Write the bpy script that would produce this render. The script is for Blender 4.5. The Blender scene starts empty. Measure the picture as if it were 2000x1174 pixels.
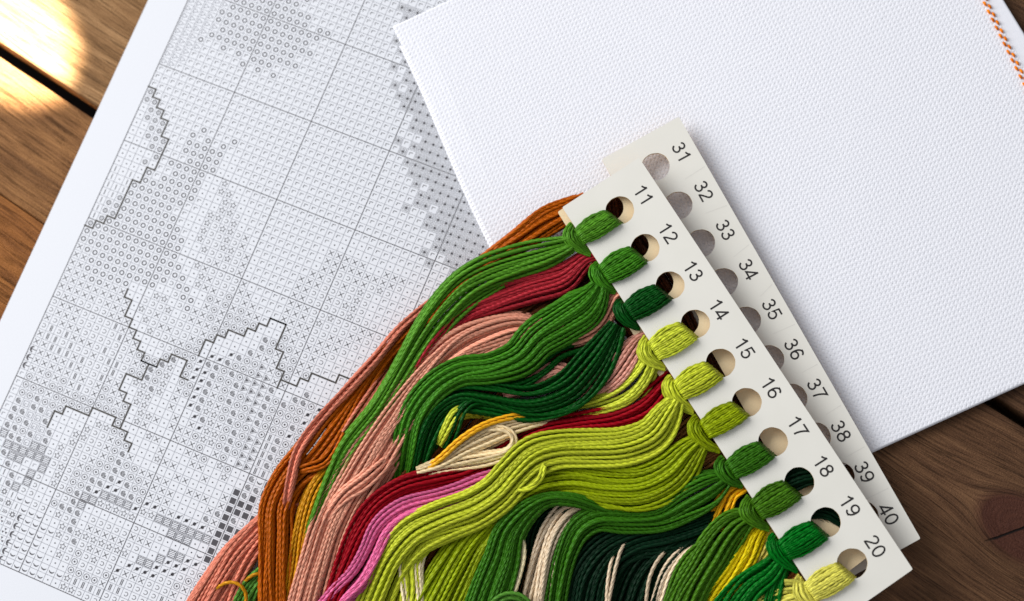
import bpy, math, random
import numpy as np
from mathutils import Matrix, Vector

random.seed(7)
RNG = np.random.default_rng(7)
S = bpy.context.scene
C = S.collection

# ------------------------------------------------------------------ camera
F = 3.4                      # focal length in half image widths
RX, RY = 0.19271, 0.10886    # tilt of the camera over the table
DIST = 0.68
_cx, _sx, _cy, _sy = math.cos(RX), math.sin(RX), math.cos(RY), math.sin(RY)
ROT = np.array([[1, 0, 0], [0, _cx, -_sx], [0, _sx, _cx]]) @ np.array([[_cy, 0, _sy], [0, 1, 0], [-_sy, 0, _cy]])
CAM = ROT @ np.array([0, 0, DIST])
cd = bpy.data.cameras.new('camera')
cam = bpy.data.objects.new('camera', cd)
C.objects.link(cam)
m4 = Matrix.Identity(4)
for i in range(3):
    for j in range(3):
        m4[i][j] = float(ROT[i, j])
    m4[i][3] = float(CAM[i])
cam.matrix_world = m4
cd.sensor_width = 36
cd.lens = 18 * F
cd.clip_start = 0.01
cd.clip_end = 50
cd.dof.use_dof = True
cd.dof.focus_distance = 0.656
cd.dof.aperture_fstop = 6.8
S.camera = cam

# ------------------------------------------------------------------ light and exposure
w = bpy.data.worlds.new('World')
S.world = w
w.use_nodes = True
w.node_tree.nodes['Background'].inputs[0].default_value = (0.93, 0.95, 1.0, 1)
w.node_tree.nodes['Background'].inputs[1].default_value = 0.42


def aim(o, loc, to):
    o.location = loc
    o.rotation_euler = (Vector(to) - Vector(loc)).to_track_quat('-Z', 'Y').to_euler()


ld = bpy.data.lights.new('window_light', 'AREA')
ld.shape = 'RECTANGLE'
ld.size = 1.9
ld.size_y = 1.5
ld.energy = 67
ld.color = (1.0, 0.985, 0.97)
lo = bpy.data.objects.new('window_light', ld)
C.objects.link(lo)
aim(lo, (-1.62, 0.72, 1.18), (0, 0, 0))

sd = bpy.data.lights.new('sun_beam', 'SPOT')
sd.energy = 1150
sd.color = (1.0, 0.93, 0.78)
sd.spot_size = math.radians(2.85)
sd.spot_blend = 0.42
sd.shadow_soft_size = 0.006
so = bpy.data.objects.new('sun_beam', sd)
C.objects.link(so)

S.view_settings.view_transform = 'Standard'
S.view_settings.look = 'None'
S.view_settings.exposure = 0.0
S.view_settings.gamma = 1.0
S.view_settings.use_curve_mapping = False
S.render.engine = 'CYCLES'

PX = 0.0002                  # one photo pixel on the table, in metres


def at(px, py, z=0.0):
    """points of the table space (metres, at height z) seen at photo pixels"""
    px = np.asarray(px, float)
    py = np.asarray(py, float)
    z = np.broadcast_to(np.asarray(z, float), px.shape)
    d = np.stack([(px - 1000) / 1000 / F, -(py - 587) / 1000 / F, -np.ones_like(px)], -1) @ ROT.T
    t = (z - CAM[2]) / d[..., 2]
    return CAM + d * t[..., None]


aim(so, (-0.75, 0.55, 0.75), at(10, 66, 0))

# ------------------------------------------------------------------ helpers


def srgb(r, g, b):
    f = lambda c: (c / 255 / 12.92) if c <= 10 else ((c / 255 + 0.055) / 1.055) ** 2.4
    return (f(r), f(g), f(b), 1)


def mesh_obj(name, V, faces, mats, parent=None, mat_idx=None, smooth=False, attrs=None):
    me = bpy.data.meshes.new(name)
    V = np.asarray(V, np.float32)
    me.vertices.add(len(V))
    me.vertices.foreach_set('co', V.ravel())
    if isinstance(faces, np.ndarray):
        k = faces.shape[1]
        tot = np.full(len(faces), k, np.int32)
        flat = faces.astype(np.int32).ravel()
    else:
        tot = np.array([len(f) for f in faces], np.int32)
        flat = np.array([i for f in faces for i in f], np.int32)
    me.loops.add(len(flat))
    me.loops.foreach_set('vertex_index', flat)
    me.polygons.add(len(tot))
    st = np.zeros(len(tot), np.int32)
    st[1:] = np.cumsum(tot)[:-1]
    me.polygons.foreach_set('loop_start', st)
    me.polygons.foreach_set('loop_total', tot)
    if mat_idx is not None:
        me.polygons.foreach_set('material_index', np.asarray(mat_idx, np.int32))
    me.polygons.foreach_set('use_smooth', np.full(len(tot), smooth, bool))
    for m in mats:
        me.materials.append(m)
    if attrs:
        for an, arr in attrs.items():
            a = me.attributes.new(an, 'FLOAT', 'POINT')
            a.data.foreach_set('value', np.asarray(arr, np.float32))
    me.update(calc_edges=True)
    me.validate()
    o = bpy.data.objects.new(name, me)
    C.objects.link(o)
    if parent is not None:
        o.parent = parent
        o.matrix_parent_inverse = parent.matrix_basis.inverted()
    return o


def thing(name, label, cat, loc, group=None):
    o = bpy.data.objects.new(name, None)
    C.objects.link(o)
    o.empty_display_size = 0.01
    o.location = [float(x) for x in loc]
    tag(o, label, cat, group)
    return o


def tag(o, label, cat, group=None):
    o['label'] = label
    o['category'] = cat
    if group:
        o['group'] = group


class NT:
    def __init__(self, name):
        self.m = bpy.data.materials.new(name)
        self.m.use_nodes = True
        self.t = self.m.node_tree
        self.b = self.t.nodes['Principled BSDF']

    def n(self, kind, ins=None, **kw):
        nd = self.t.nodes.new(kind)
        for k, v in kw.items():
            setattr(nd, k, v)
        for k, v in (ins or {}).items():
            if isinstance(v, bpy.types.NodeSocket):
                self.t.links.new(v, nd.inputs[k])
            else:
                nd.inputs[k].default_value = v
        return nd

    def math(self, op, a, b=0.0, c=0.0):
        return self.n('ShaderNodeMath', {0: a, 1: b, 2: c}, operation=op).outputs[0]

    def set(self, **kw):
        for k, v in kw.items():
            k = k.replace('_', ' ')
            if isinstance(v, bpy.types.NodeSocket):
                self.t.links.new(v, self.b.inputs[k])
            else:
                self.b.inputs[k].default_value = v

    def mix(self, f, a, b):
        nd = self.n('ShaderNodeMix', data_type='RGBA')
        for k, v in ((0, f), (6, a), (7, b)):
            if isinstance(v, bpy.types.NodeSocket):
                self.t.links.new(v, nd.inputs[k])
            else:
                nd.inputs[k].default_value = v
        return nd.outputs[2]

    def ramp(self, f, stops):
        nd = self.n('ShaderNodeValToRGB', {0: f})
        el = nd.color_ramp.elements
        while len(el) < len(stops):
            el.new(0.5)
        for e, (p, c) in zip(el, stops):
            e.position = p
            e.color = c
        return nd.outputs[0]

    def bump(self, h, strength, dist):
        return self.n('ShaderNodeBump', {'Height': h, 'Strength': strength, 'Distance': dist}).outputs[0]


def scalec(c, k):
    return (min(c[0] * k, 1), min(c[1] * k, 1), min(c[2] * k, 1), 1)


def thread_mat(name, col, rough=0.34):
    n = NT(name)
    a = n.n('ShaderNodeAttribute', attribute_name='strand').outputs['Fac']
    co = n.n('ShaderNodeTexCoord').outputs['Object']
    nz = n.n('ShaderNodeTexNoise', {'Vector': co, 'Scale': 900.0, 'Detail': 3.0}).outputs['Fac']
    f = n.math('MULTIPLY_ADD', nz, 0.5, n.math('MULTIPLY', a, 0.5))
    n.set(Base_Color=n.ramp(f, [(0.2, scalec(col, 0.58)), (0.8, scalec(col, 1.2))]), Roughness=rough)
    n.b.inputs['Specular IOR Level'].default_value = 0.5
    n.b.inputs['Specular Tint'].default_value = (0.12 + 0.88 * min(1, col[0] * 2.2), 0.12 + 0.88 * min(1, col[1] * 2.2), 0.12 + 0.88 * min(1, col[2] * 2.2), 1)
    fz = n.n('ShaderNodeTexNoise', {'Vector': co, 'Scale': 3800.0, 'Detail': 2.0}).outputs['Fac']
    n.set(Normal=n.bump(fz, 0.5, 0.00012))
    return n.m


# ------------------------------------------------------------------ wooden table
def wood_mat(name, dark, light, seed, knot=None, rough=0.5, gscale=1.0):
    n = NT(name)
    co = n.n('ShaderNodeTexCoord').outputs['Object']
    sp = n.n('ShaderNodeSeparateXYZ', {0: co})
    x, y = sp.outputs[0], sp.outputs[1]
    wob = n.n('ShaderNodeTexNoise', {'Vector': n.n('ShaderNodeMapping', {'Vector': co, 'Location': (seed, seed * 2.3, 0), 'Scale': (9, 32, 1)}).outputs[0], 'Scale': 1.0, 'Detail': 2.0}).outputs['Fac']
    g = n.math('MULTIPLY_ADD', wob, 0.007, y)
    inside = None
    if knot:
        kx, ky, R = knot
        dx = n.math('SUBTRACT', x, kx)
        dy = n.math('SUBTRACT', g, ky + 0.006)
        r2 = n.math('ADD', n.math('MULTIPLY', n.math('MULTIPLY', dx, dx), 0.45), n.math('MULTIPLY', dy, dy))
        r = n.math('SQRT', r2)
        k = n.math('DIVIDE', R * R, n.math('MAXIMUM', r2, R * R))
        g = n.math('MULTIPLY', dy, n.math('SUBTRACT', 1.0, n.math('MULTIPLY', k, 0.93)))
        inside = n.n('ShaderNodeMapRange', {'Value': r, 'From Min': R * 0.98, 'From Max': R * 1.3, 'To Min': 1.0, 'To Max': 0.0}).outputs[0]
    vec = n.n('ShaderNodeCombineXYZ', {0: n.math('MULTIPLY', x, 14.0 * gscale), 1: n.math('MULTIPLY', g, 520.0 * gscale), 2: seed}).outputs[0]
    fine = n.n('ShaderNodeTexNoise', {'Vector': vec, 'Scale': 1.0, 'Detail': 6.0, 'Roughness': 0.62}).outputs['Fac']
    vec2 = n.n('ShaderNodeCombineXYZ', {0: n.math('MULTIPLY', x, 5.0), 1: n.math('MULTIPLY', g, 130.0), 2: seed + 4}).outputs[0]
    band = n.n('ShaderNodeTexNoise', {'Vector': vec2, 'Scale': 1.0, 'Detail': 3.0}).outputs['Fac']
    vecp = n.n('ShaderNodeCombineXYZ', {0: n.math('MULTIPLY', x, 38.0), 1: n.math('MULTIPLY', g, 1300.0), 2: seed + 15}).outputs[0]
    streak = n.n('ShaderNodeMapRange', {'Value': n.n('ShaderNodeTexNoise', {'Vector': vecp, 'Scale': 1.0, 'Detail': 4.0, 'Roughness': 0.6}).outputs['Fac'], 'From Min': 0.56, 'From Max': 0.66}).outputs[0]
    rough_n = n.n('ShaderNodeTexNoise', {'Vector': co, 'Scale': 1400.0, 'Detail': 3.0, 'Roughness': 0.7}).outputs['Fac']
    vec3 = n.n('ShaderNodeCombineXYZ', {0: n.math('MULTIPLY', x, 60.0), 1: n.math('MULTIPLY', g, 2600.0), 2: seed + 9}).outputs[0]
    pore = n.n('ShaderNodeTexNoise', {'Vector': vec3, 'Scale': 1.0, 'Detail': 3.0}).outputs['Fac']
    blot = n.n('ShaderNodeTexNoise', {'Vector': co, 'Scale': 26.0, 'Detail': 4.0}).outputs['Fac']
    f = n.math('ADD', n.math('MULTIPLY', fine, 0.5), n.math('ADD', n.math('MULTIPLY', band, 0.4), n.math('MULTIPLY', blot, 0.22)))
    f = n.math('ADD', f, n.math('MULTIPLY', n.math('SUBTRACT', pore, 0.5), 0.6))
    col = n.ramp(f, [(0.36, scalec(dark, 0.55)), (0.52, dark), (0.74, light)])
    col = n.mix(n.math('MULTIPLY', streak, 0.55), col, scalec(dark, 0.42))
    col = n.mix(n.math('MULTIPLY', n.math('SUBTRACT', rough_n, 0.4), 0.6), col, light)
    hgt = n.math('ADD', n.math('MULTIPLY', fine, 1.0), n.math('ADD', n.math('MULTIPLY', pore, 0.7), n.math('SUBTRACT', n.math('MULTIPLY', rough_n, 0.8), n.math('MULTIPLY', streak, 0.6))))
    if knot:
        rings = n.n('ShaderNodeTexNoise', {'Vector': n.n('ShaderNodeCombineXYZ', {0: n.math('MULTIPLY', r, 1500.0), 1: n.math('MULTIPLY', x, 60.0), 2: n.math('MULTIPLY', y, 60.0)}).outputs[0], 'Scale': 1.0, 'Detail': 3.0}).outputs['Fac']
        kc = n.ramp(rings, [(0.3, srgb(66, 36, 26)), (0.75, srgb(82, 48, 35))])
        # crack through the knot
        cr = n.math('ABSOLUTE', n.math('ADD', n.math('SUBTRACT', y, ky + 0.004), n.math('ADD', n.math('MULTIPLY', n.math('SUBTRACT', x, kx), -1.5), n.math('MULTIPLY', n.math('SUBTRACT', blot, 0.5), 0.008))))
        crm = n.n('ShaderNodeMapRange', {'Value': cr, 'From Min': 0.0003, 'From Max': 0.001, 'To Min': 1.0, 'To Max': 0.0}).outputs[0]
        kc = n.mix(crm, kc, srgb(14, 8, 6))
        col = n.mix(inside, col, kc)
        hgt = n.math('SUBTRACT', hgt, n.math('MULTIPLY', n.math('MULTIPLY', crm, inside), 2.0))
    n.set(Base_Color=col, Roughness=n.math('MULTIPLY_ADD', fine, 0.25, rough - 0.1))
    n.b.inputs['Specular IOR Level'].default_value = 0.16
    n.set(Normal=n.bump(hgt, 0.9, 0.0009))
    return n.m


def plank_frame():
    a = at(0, 97, 0)
    b = at(185, 219, 0)
    d = (b - a)[:2]
    return a, math.atan2(d[1], d[0])


P_ORG, P_ANG = plank_frame()
ux = np.array([math.cos(P_ANG), math.sin(P_ANG)])
uy = np.array([-math.sin(P_ANG), math.cos(P_ANG)])


def pl(px, py, z=0.0):
    q = at(px, py, z) - P_ORG
    return float(q[:2] @ ux), float(q[:2] @ uy)


TZ = -0.0012                 # height of the table top
table = bpy.data.objects.new('tabletop', None)
C.objects.link(table)
table.location = (float(P_ORG[0]), float(P_ORG[1]), TZ)
table.rotation_euler = (0, 0, P_ANG)
table['kind'] = 'structure'


def plank(x0, x1, y0, y1, mat, ra=0.0012, drop=0.0):
    """a board with rounded upper edges, top at local z 0"""
    ys = [y0, y0]
    zs = [-0.022, -ra]
    for k in range(1, 6):
        t = k / 5 * math.pi / 2
        ys.append(y0 + ra * (1 - math.cos(t)))
        zs.append(-ra * (1 - math.sin(t)))
    m = len(ys)
    ys += [y0 + y1 - q for q in reversed(ys)]
    zs += [q for q in reversed(zs)]
    n = len(ys)
    V = [(x, ys[i], zs[i] - drop) for x in (x0, x1) for i in range(n)]
    Fc = [(i, (i + 1) % n, n + (i + 1) % n, n + i)[::-1] for i in range(n)]
    Fc += [tuple(range(n))[::-1][::-1], tuple(range(2 * n - 1, n - 1, -1))]
    o = mesh_obj('plank', V, Fc, [mat], smooth=False)
    o.parent = table
    return o


gap_hi = pl(0, 85)[1]
gap_lo = pl(0, 108)[1]
seam = pl(0, 380)[1]
rgap_lo = pl(1919, 783)[1]
rgap_hi = pl(1945, 772)[1]
kx, ky = pl(1992, 1046)
xs = pl(700, 500)[0]
w_light = wood_mat('pale_brown_wood', srgb(142, 104, 66), srgb(188, 146, 102), 1.0, rough=0.52, gscale=0.5)
w_mid = wood_mat('amber_brown_wood', srgb(122, 82, 48), srgb(176, 126, 78), 5.0, rough=0.52, gscale=0.5)
w_mid2 = wood_mat('orange_brown_wood', srgb(130, 80, 38), srgb(178, 116, 60), 8.0, rough=0.52, gscale=0.5)
w_dark = wood_mat('dark_brown_wood', srgb(88, 60, 40), srgb(126, 92, 64), 3.0, knot=(kx, ky, 0.0108), rough=0.6)
w_dark2 = wood_mat('dark_walnut_wood', srgb(74, 50, 34), srgb(108, 78, 54), 11.0, rough=0.6)
y_mid = 0.5 * (rgap_lo + rgap_hi)
plank(-0.35, xs - 0.0004, gap_hi + 0.0006, rgap_lo + 0.0, w_light)
plank(-0.35, 0.8, seam + 0.0001, gap_lo - 0.0004, w_mid, 0.0006, 0.0016)
plank(-0.35, 0.8, seam - 0.11, seam - 0.0001, w_mid2, 0.0005)
plank(-0.35, 0.8, seam - 0.22, seam - 0.111, w_mid)
plank(xs, 0.8, gap_hi - 0.0, rgap_lo, w_dark)
plank(-0.35, 0.8, rgap_hi, rgap_hi + 0.11, w_dark2)
plank(-0.35, 0.8, rgap_hi + 0.114, rgap_hi + 0.22, w_dark2)
ud = NT('dark_gap_shade')
ud.set(Base_Color=srgb(34, 23, 17), Roughness=0.8)  # near-black sheet added below the boards, its colour standing in for shade in the gaps
bs = mesh_obj('gap_shade_sheet', [(x, y, z) for x in (-0.4, 0.85) for y in (seam - 0.25, rgap_hi + 0.25) for z in (-0.14, -0.11)],
              [(0, 1, 3, 2), (4, 6, 7, 5), (0, 4, 5, 1), (2, 3, 7, 6), (1, 5, 7, 3), (0, 2, 6, 4)], [ud.m])
bs.parent = table

# ------------------------------------------------------------------ cross stitch chart
TH, OX, OY, SC = -0.37305, -0.147945, 0.099096, 0.0348062 / 10


def ch(c, r, z=0.0):
    c = np.asarray(c, float)
    r = np.asarray(r, float)
    X, Y = c * SC, -r * SC
    return np.stack([OX + math.cos(TH) * X - math.sin(TH) * Y, OY + math.sin(TH) * X + math.cos(TH) * Y, np.broadcast_to(z, c.shape)], -1)


def ich(px, py):
    q = at(px, py, 0)
    x, y = q[0] - OX, q[1] - OY
    X = math.cos(TH) * x + math.sin(TH) * y
    Y = -math.sin(TH) * x + math.cos(TH) * y
    return X / SC, -Y / SC


grid = {}


def put(r, c, s):
    for k, chh in enumerate(s.replace(' ', '')):
        grid[(c + k, r)] = chh


def rng(r, a, b, ch_='o'):
    for c in range(a, b + 1):
        grid[(c, r)] = ch_


for r in range(-26, 60):
    for c in range(0, 62):
        grid[(c, r)] = 'L' if r < 26 else '.'
for r, a, b in [(-20, 0, 4), (-19, 0, 4), (-18, 0, 4), (-17, 0, 4), (-16, 0, 4), (-15, 0, 4), (-14, 0, 4), (-13, 0, 4), (-12, 0, 4), (-11, 0, 4), (-10, 0, 4), (-9, 0, 3), (-8, 0, 3), (-7, 0, 4), (-6, 0, 3), (-5, 0, 2), (-4, 0, 3), (-3, 0, 2), (-2, 0, 2), (-1, 0, 1)]:
    rng(r, a, b, 'v')
for r, a, b in [(-16, 9, 12), (-15, 8, 13), (-14, 8, 13), (-13, 7, 12), (-12, 6, 14), (-11, 5, 14), (-11, 16, 17), (-10, 5, 16), (-9, 4, 15), (-8, 4, 16), (-7, 5, 14), (-6, 4, 15), (-5, 3, 3), (-5, 6, 6), (-5, 8, 8), (-5, 10, 12), (-4, 9, 9), (-4, 11, 11), (-4, 13, 13),
                (5, 8, 8), (6, 7, 7), (6, 9, 9), (7, 7, 11), (8, 7, 11), (9, 8, 11), (10, 6, 10), (11, 7, 10), (12, 4, 4), (12, 6, 10), (13, 4, 10), (14, 3, 9), (15, 3, 8), (16, 3, 9), (17, 3, 10), (18, 3, 11), (19, 2, 11), (20, 1, 11), (21, 0, 12), (22, 0, 13), (23, 1, 11), (24, 2, 10), (25, 2, 7)]:
    rng(r, a, b, 'o')
for px, py in [(456, 278), (434, 288), (428, 303), (421, 318), (399, 254)]:
    c, r = ich(px, py)
    grid[(math.floor(c), math.floor(r))] = 'o'
for r, a in [(0, 32), (1, 33), (2, 36), (3, 35), (4, 38), (5, 37), (6, 37), (7, 39), (8, 39), (9, 41), (-1, 33), (-2, 32), (-3, 33), (-4, 31), (-5, 31), (-6, 29), (-7, 28), (-8, 29), (-9, 28), (-10, 28), (-11, 27), (-12, 26), (-13, 25), (-14, 26), (-15, 25), (-16, 25), (-17, 24)]:
    rng(r, a, 60, 'f')
for c, r in [(34, 2), (35, 4), (36, 4), (34, 5), (38, 9), (39, 10), (42, 10), (31, -1), (30, -2), (27, -8), (26, -10)]:
    grid[(c, r)] = 'f'
rows = {
    3: (0, 'a'), 4: (0, 'aa'), 5: (0, '.aa'), 6: (0, '.aaa'), 7: (0, '..aa'), 8: (0, '..aaa'), 9: (0, '...aa'), 10: (0, '....a'), 11: (0, '...a.'), 12: (0, '....'), 13: (0, 'i.i.'),
    14: (0, 'i.i'), 15: (0, 'iii'), 16: (0, 'iia'), 17: (0, 'iaa'), 18: (0, 'iaa'), 19: (0, 'ia'), 20: (0, 'a')}
for r, (c, s) in rows.items():
    put(r, c, s)
for r, c, s in [
    (7, 12, '..'), (8, 12, '..'), (9, 12, '....'),
    (10, 11, '..s..LLLL'), (11, 11, '..ss..LLL'), (12, 11, '...ss..LL'), (13, 11, 'L..ssc.LL'), (14, 10, 'LL.sscs.LL'), (15, 9, 'LL..scsscx.'), (16, 10, 'L..sccscx.'),
    (17, 11, 'L.sccsscx.'), (18, 12, '..sccscx.'), (19, 12, '...cxccx.'),
    (20, 12, '..sxccccx.'), (21, 13, '..sxcccxx.'), (22, 14, '.sxxcbcxx'), (23, 12, 'coo..bxbxbxxL'), (24, 11, '..coo.xbxbbbb..'), (25, 8, '...ss.coxxbxbbb..p'),
    (26, 8, '..cccs.cxxxbb....p'), (27, 9, '.scxcccccxb....pbb'), (28, 9, '..scxxccxb...kpbbt'), (29, 9, 'x..sccxxbb.kkpbbbt'),
    (23, 0, 'x'), (24, 0, 'xx'), (25, 0, 'xx'), (26, 0, 'xxxooxxx'), (27, 0, 'xxxxxxxxx'), (28, 0, 'xxxxxcxxx'), (29, 0, 'cxxccccxxx'),
    (30, 0, 'cxxxccccHx'.replace('H', 'h')), (31, 0, 'cxxxccccch'), (32, 0, 'xcxxxccccc'), (33, 0, 'chchxxxchc'), (34, 0, 'xhhchccxch'), (35, 0, 'xxhhhxhccc'),
    (36, 0, 'Txxxxhxcch'), (37, 0, 'Txxxxxhxcx'), (38, 0, 'Txxbxbxhcx'), (39, 0, 'nbxxbbxbbb'),
    (40, 0, 'nbbbxbbbbb'), (41, 0, 'nbbpbbb...'), (42, 0, 'npqppq....'), (43, 0, 'nppqqp...s'), (44, 0, 'npbpqqp..s'), (45, 0, 'nppbpqp.sc'), (46, 0, 'nSppqSScsc'), (47, 0, 'nnSSSSSScs'),
    (48, 0, 'nnpSSnnS.s'), (49, 0, 'nnnpnnSc.s'), (50, 0, 'nnnipnSc..'), (51, 0, 'nngipScc..'), (52, 0, 'nngigimmcc'), (53, 0, 'nnnn~gimmm'), (54, 0, 'nnnnw~gTmm'), (55, 0, 'nnnnww~Tmm'), (56, 0, 'nnnnnwwTmm'), (57, 0, 'nnnnnwwTmm'), (58, 0, 'nnnnnwwTmm'), (59, 0, 'nnnnnnwTmm'),
    (30, 10, 'x...ccbbbk'), (31, 10, 'xx...bp.bk'), (32, 10, 'cxbbbps.bk'), (33, 10, 'ccxbpbs.bb'), (34, 10, 'hcbbpbs.xb'), (35, 10, 'hc.ssps.x.'), (36, 10, 'xx..ss..x.'), (37, 10, 'bxx.ss...x'), (38, 10, 'bbxb.ssx.x'), (39, 10, 'bbbb.sx...'),
    (40, 10, '...b...sx.'), (41, 10, '.ssbb....x'), (42, 10, 'sccxbb...s'), (43, 10, 'sccxbpx...'), (44, 10, 'cccxbpbbxx'), (45, 10, 'ccxbbppbbx'), (46, 10, 'cxbbppkpbb'), (47, 10, 'cbbppkkppb'), (48, 10, 'cbbpkSSSSk'), (49, 10, 'cbpSSsssss'),
    (50, 10, 'ccpS......'), (51, 10, 'bppp.ccccc'), (52, 10, '.scp.xxxxx'), (53, 10, '..spssssss'), (54, 10, 'mmscpcsxxc'), (55, 10, 'm..scbcscc'), (56, 10, 'm..scbcccb'), (57, 10, 'mm...bbbbx'), (58, 10, 'mmmmmshhhh'), (59, 10, 'mmm..ssccc'),
    (30, 20, 'ppbpbtttp.'), (31, 20, 'kpbbptttpb'), (32, 20, 'kpxbpbttpb'), (33, 20, 'kpxbpbbtpb'), (34, 20, 'kpsxbpbtpb'), (35, 20, 'kpssbpbbtb'), (36, 20, '.kpsxbpbtt'), (37, 20, '.xkssbpbtt'), (38, 20, 'xxbssbpbtt'), (39, 20, 'xxxb.xb.tt'),
    (40, 20, '..xxb.sb..'), (41, 20, '...xx..s..'), (42, 20, 'xx...x...B'), (43, 20, '..xx....xB'), (44, 20, 'xx..xxx.xB'), (45, 20, 'xxx....xpB'), (46, 20, 'xxx....pxB'), (47, 20, 'kkxxkkkkxB'), (48, 20, 'ssSSSSSSSB'), (49, 20, '....SSS..B'),
    (50, 20, 'cccc....mB'), (51, 20, 'xxx..SSkkc'), (52, 20, 'cc..Skkkcb'), (53, 20, 's.SSkkkcbq'), (54, 20, '.kkkkccbxp'), (55, 20, 'kxxxcccx.p'), (56, 20, 'xhcccchx..'), (57, 20, 'hhccch..cc'), (58, 20, 'ccchcch..c'), (59, 20, 'cccccccc..'),
    (30, 30, '.ppbkk'), (31, 30, 'pbbkpb'), (32, 30, 'bbbkpp'), (33, 30, 'bbpbkk'), (34, 30, 'bbkbkb'), (35, 30, 'hpbbkk'), (36, 30, 'hpbbb'), (37, 30, 'hpbb'), (38, 30, 'hpbb'), (39, 30, 'hhhb'),
    (40, 30, 'pmBB'), (41, 30, 'ppBB'), (42, 30, 'pBUB'), (43, 30, 'BBUU'), (44, 30, 'BBBU'), (45, 30, 'pcBB'), (46, 30, 'BBBB'), (47, 30, 'BBBB'), (48, 30, 'chUU'), (49, 30, 'mUUU'), (50, 30, 'UUUU'), (51, 30, 'UUcc'), (52, 30, 'UUcc'), (53, 30, 'kkUc'), (54, 30, 'kUkc'),
    (11, 29, '...'), (12, 28, '.....LL...'), (13, 27, '.xxxxx..xxx'), (14, 27, '.xxxxxxxxxc.'), (15, 27, '.xxccxxcsc.'), (16, 27, 'xxccxcsc.'), (17, 26, 'xxxccxcsc.'), (18, 26, 'xxccxcssc.'), (19, 26, 'xxcccccsccc.'),
    (20, 26, 'xxxccscccxxc.'), (21, 26, 'xxxcscccxxcc.'), (22, 26, 'xxxxccxxxc..'), (23, 25, '..xxxcxxxc.L'), (24, 25, '..bxcxxxc.LL'), (25, 26, 'bbbxcxc.LLL'), (26, 26, 'bxxbxxcLLLL'), (27, 25, 'xxxbbxb....'), (28, 26, 'txbb......'), (29, 26, 'ttxx..p...')]:
    put(r, c, s)

SV, SF, SM = [], [], []


def quad(pts, z, mi):
    b = len(SV)
    for p in ch([q[0] for q in pts], [q[1] for q in pts], z):
        SV.append(tuple(p))
    SF.append(tuple(range(b + len(pts) - 1, b - 1, -1)))
    SM.append(mi)


Z1 = 0.00006


def line(a, b, wd, z=Z1, mi=1, ext=0.0):
    dx, dy = b[0] - a[0], b[1] - a[1]
    L = math.hypot(dx, dy) or 1
    nx, ny = -dy / L * wd / 2, dx / L * wd / 2
    ex, ey = dx / L * ext, dy / L * ext
    quad([(a[0] - ex + nx, a[1] - ey + ny), (b[0] + ex + nx, b[1] + ey + ny), (b[0] + ex - nx, b[1] + ey - ny), (a[0] - ex - nx, a[1] - ey - ny)], z, mi)


def poly(pts, wd, closed=False, mi=1, z=Z1):
    n = len(pts)
    for k in range(n if closed else n - 1):
        line(pts[k], pts[(k + 1) % n], wd, z, mi, 0.0)


def arc(cx, cy, R, a0, a1, wd, n=12, mi=1):
    ri, ro = R - wd / 2, R + wd / 2
    for k in range(n):
        t0, t1 = a0 + (a1 - a0) * k / n, a0 + (a1 - a0) * (k + 1) / n
        quad([(cx + ri * math.cos(t0), cy + ri * math.sin(t0)), (cx + ri * math.cos(t1), cy + ri * math.sin(t1)), (cx + ro * math.cos(t1), cy + ro * math.sin(t1)), (cx + ro * math.cos(t0), cy + ro * math.sin(t0))], Z1, mi)


def disc(cx, cy, R, n=10, mi=1):
    quad([(cx + R * math.cos(2 * math.pi * k / n), cy + R * math.sin(2 * math.pi * k / n)) for k in range(n)], Z1, mi)


def rect(x0, y0, x1, y1, mi=1):
    quad([(x0, y0), (x1, y0), (x1, y1), (x0, y1)], Z1, mi)


TAU = 2 * math.pi


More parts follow.
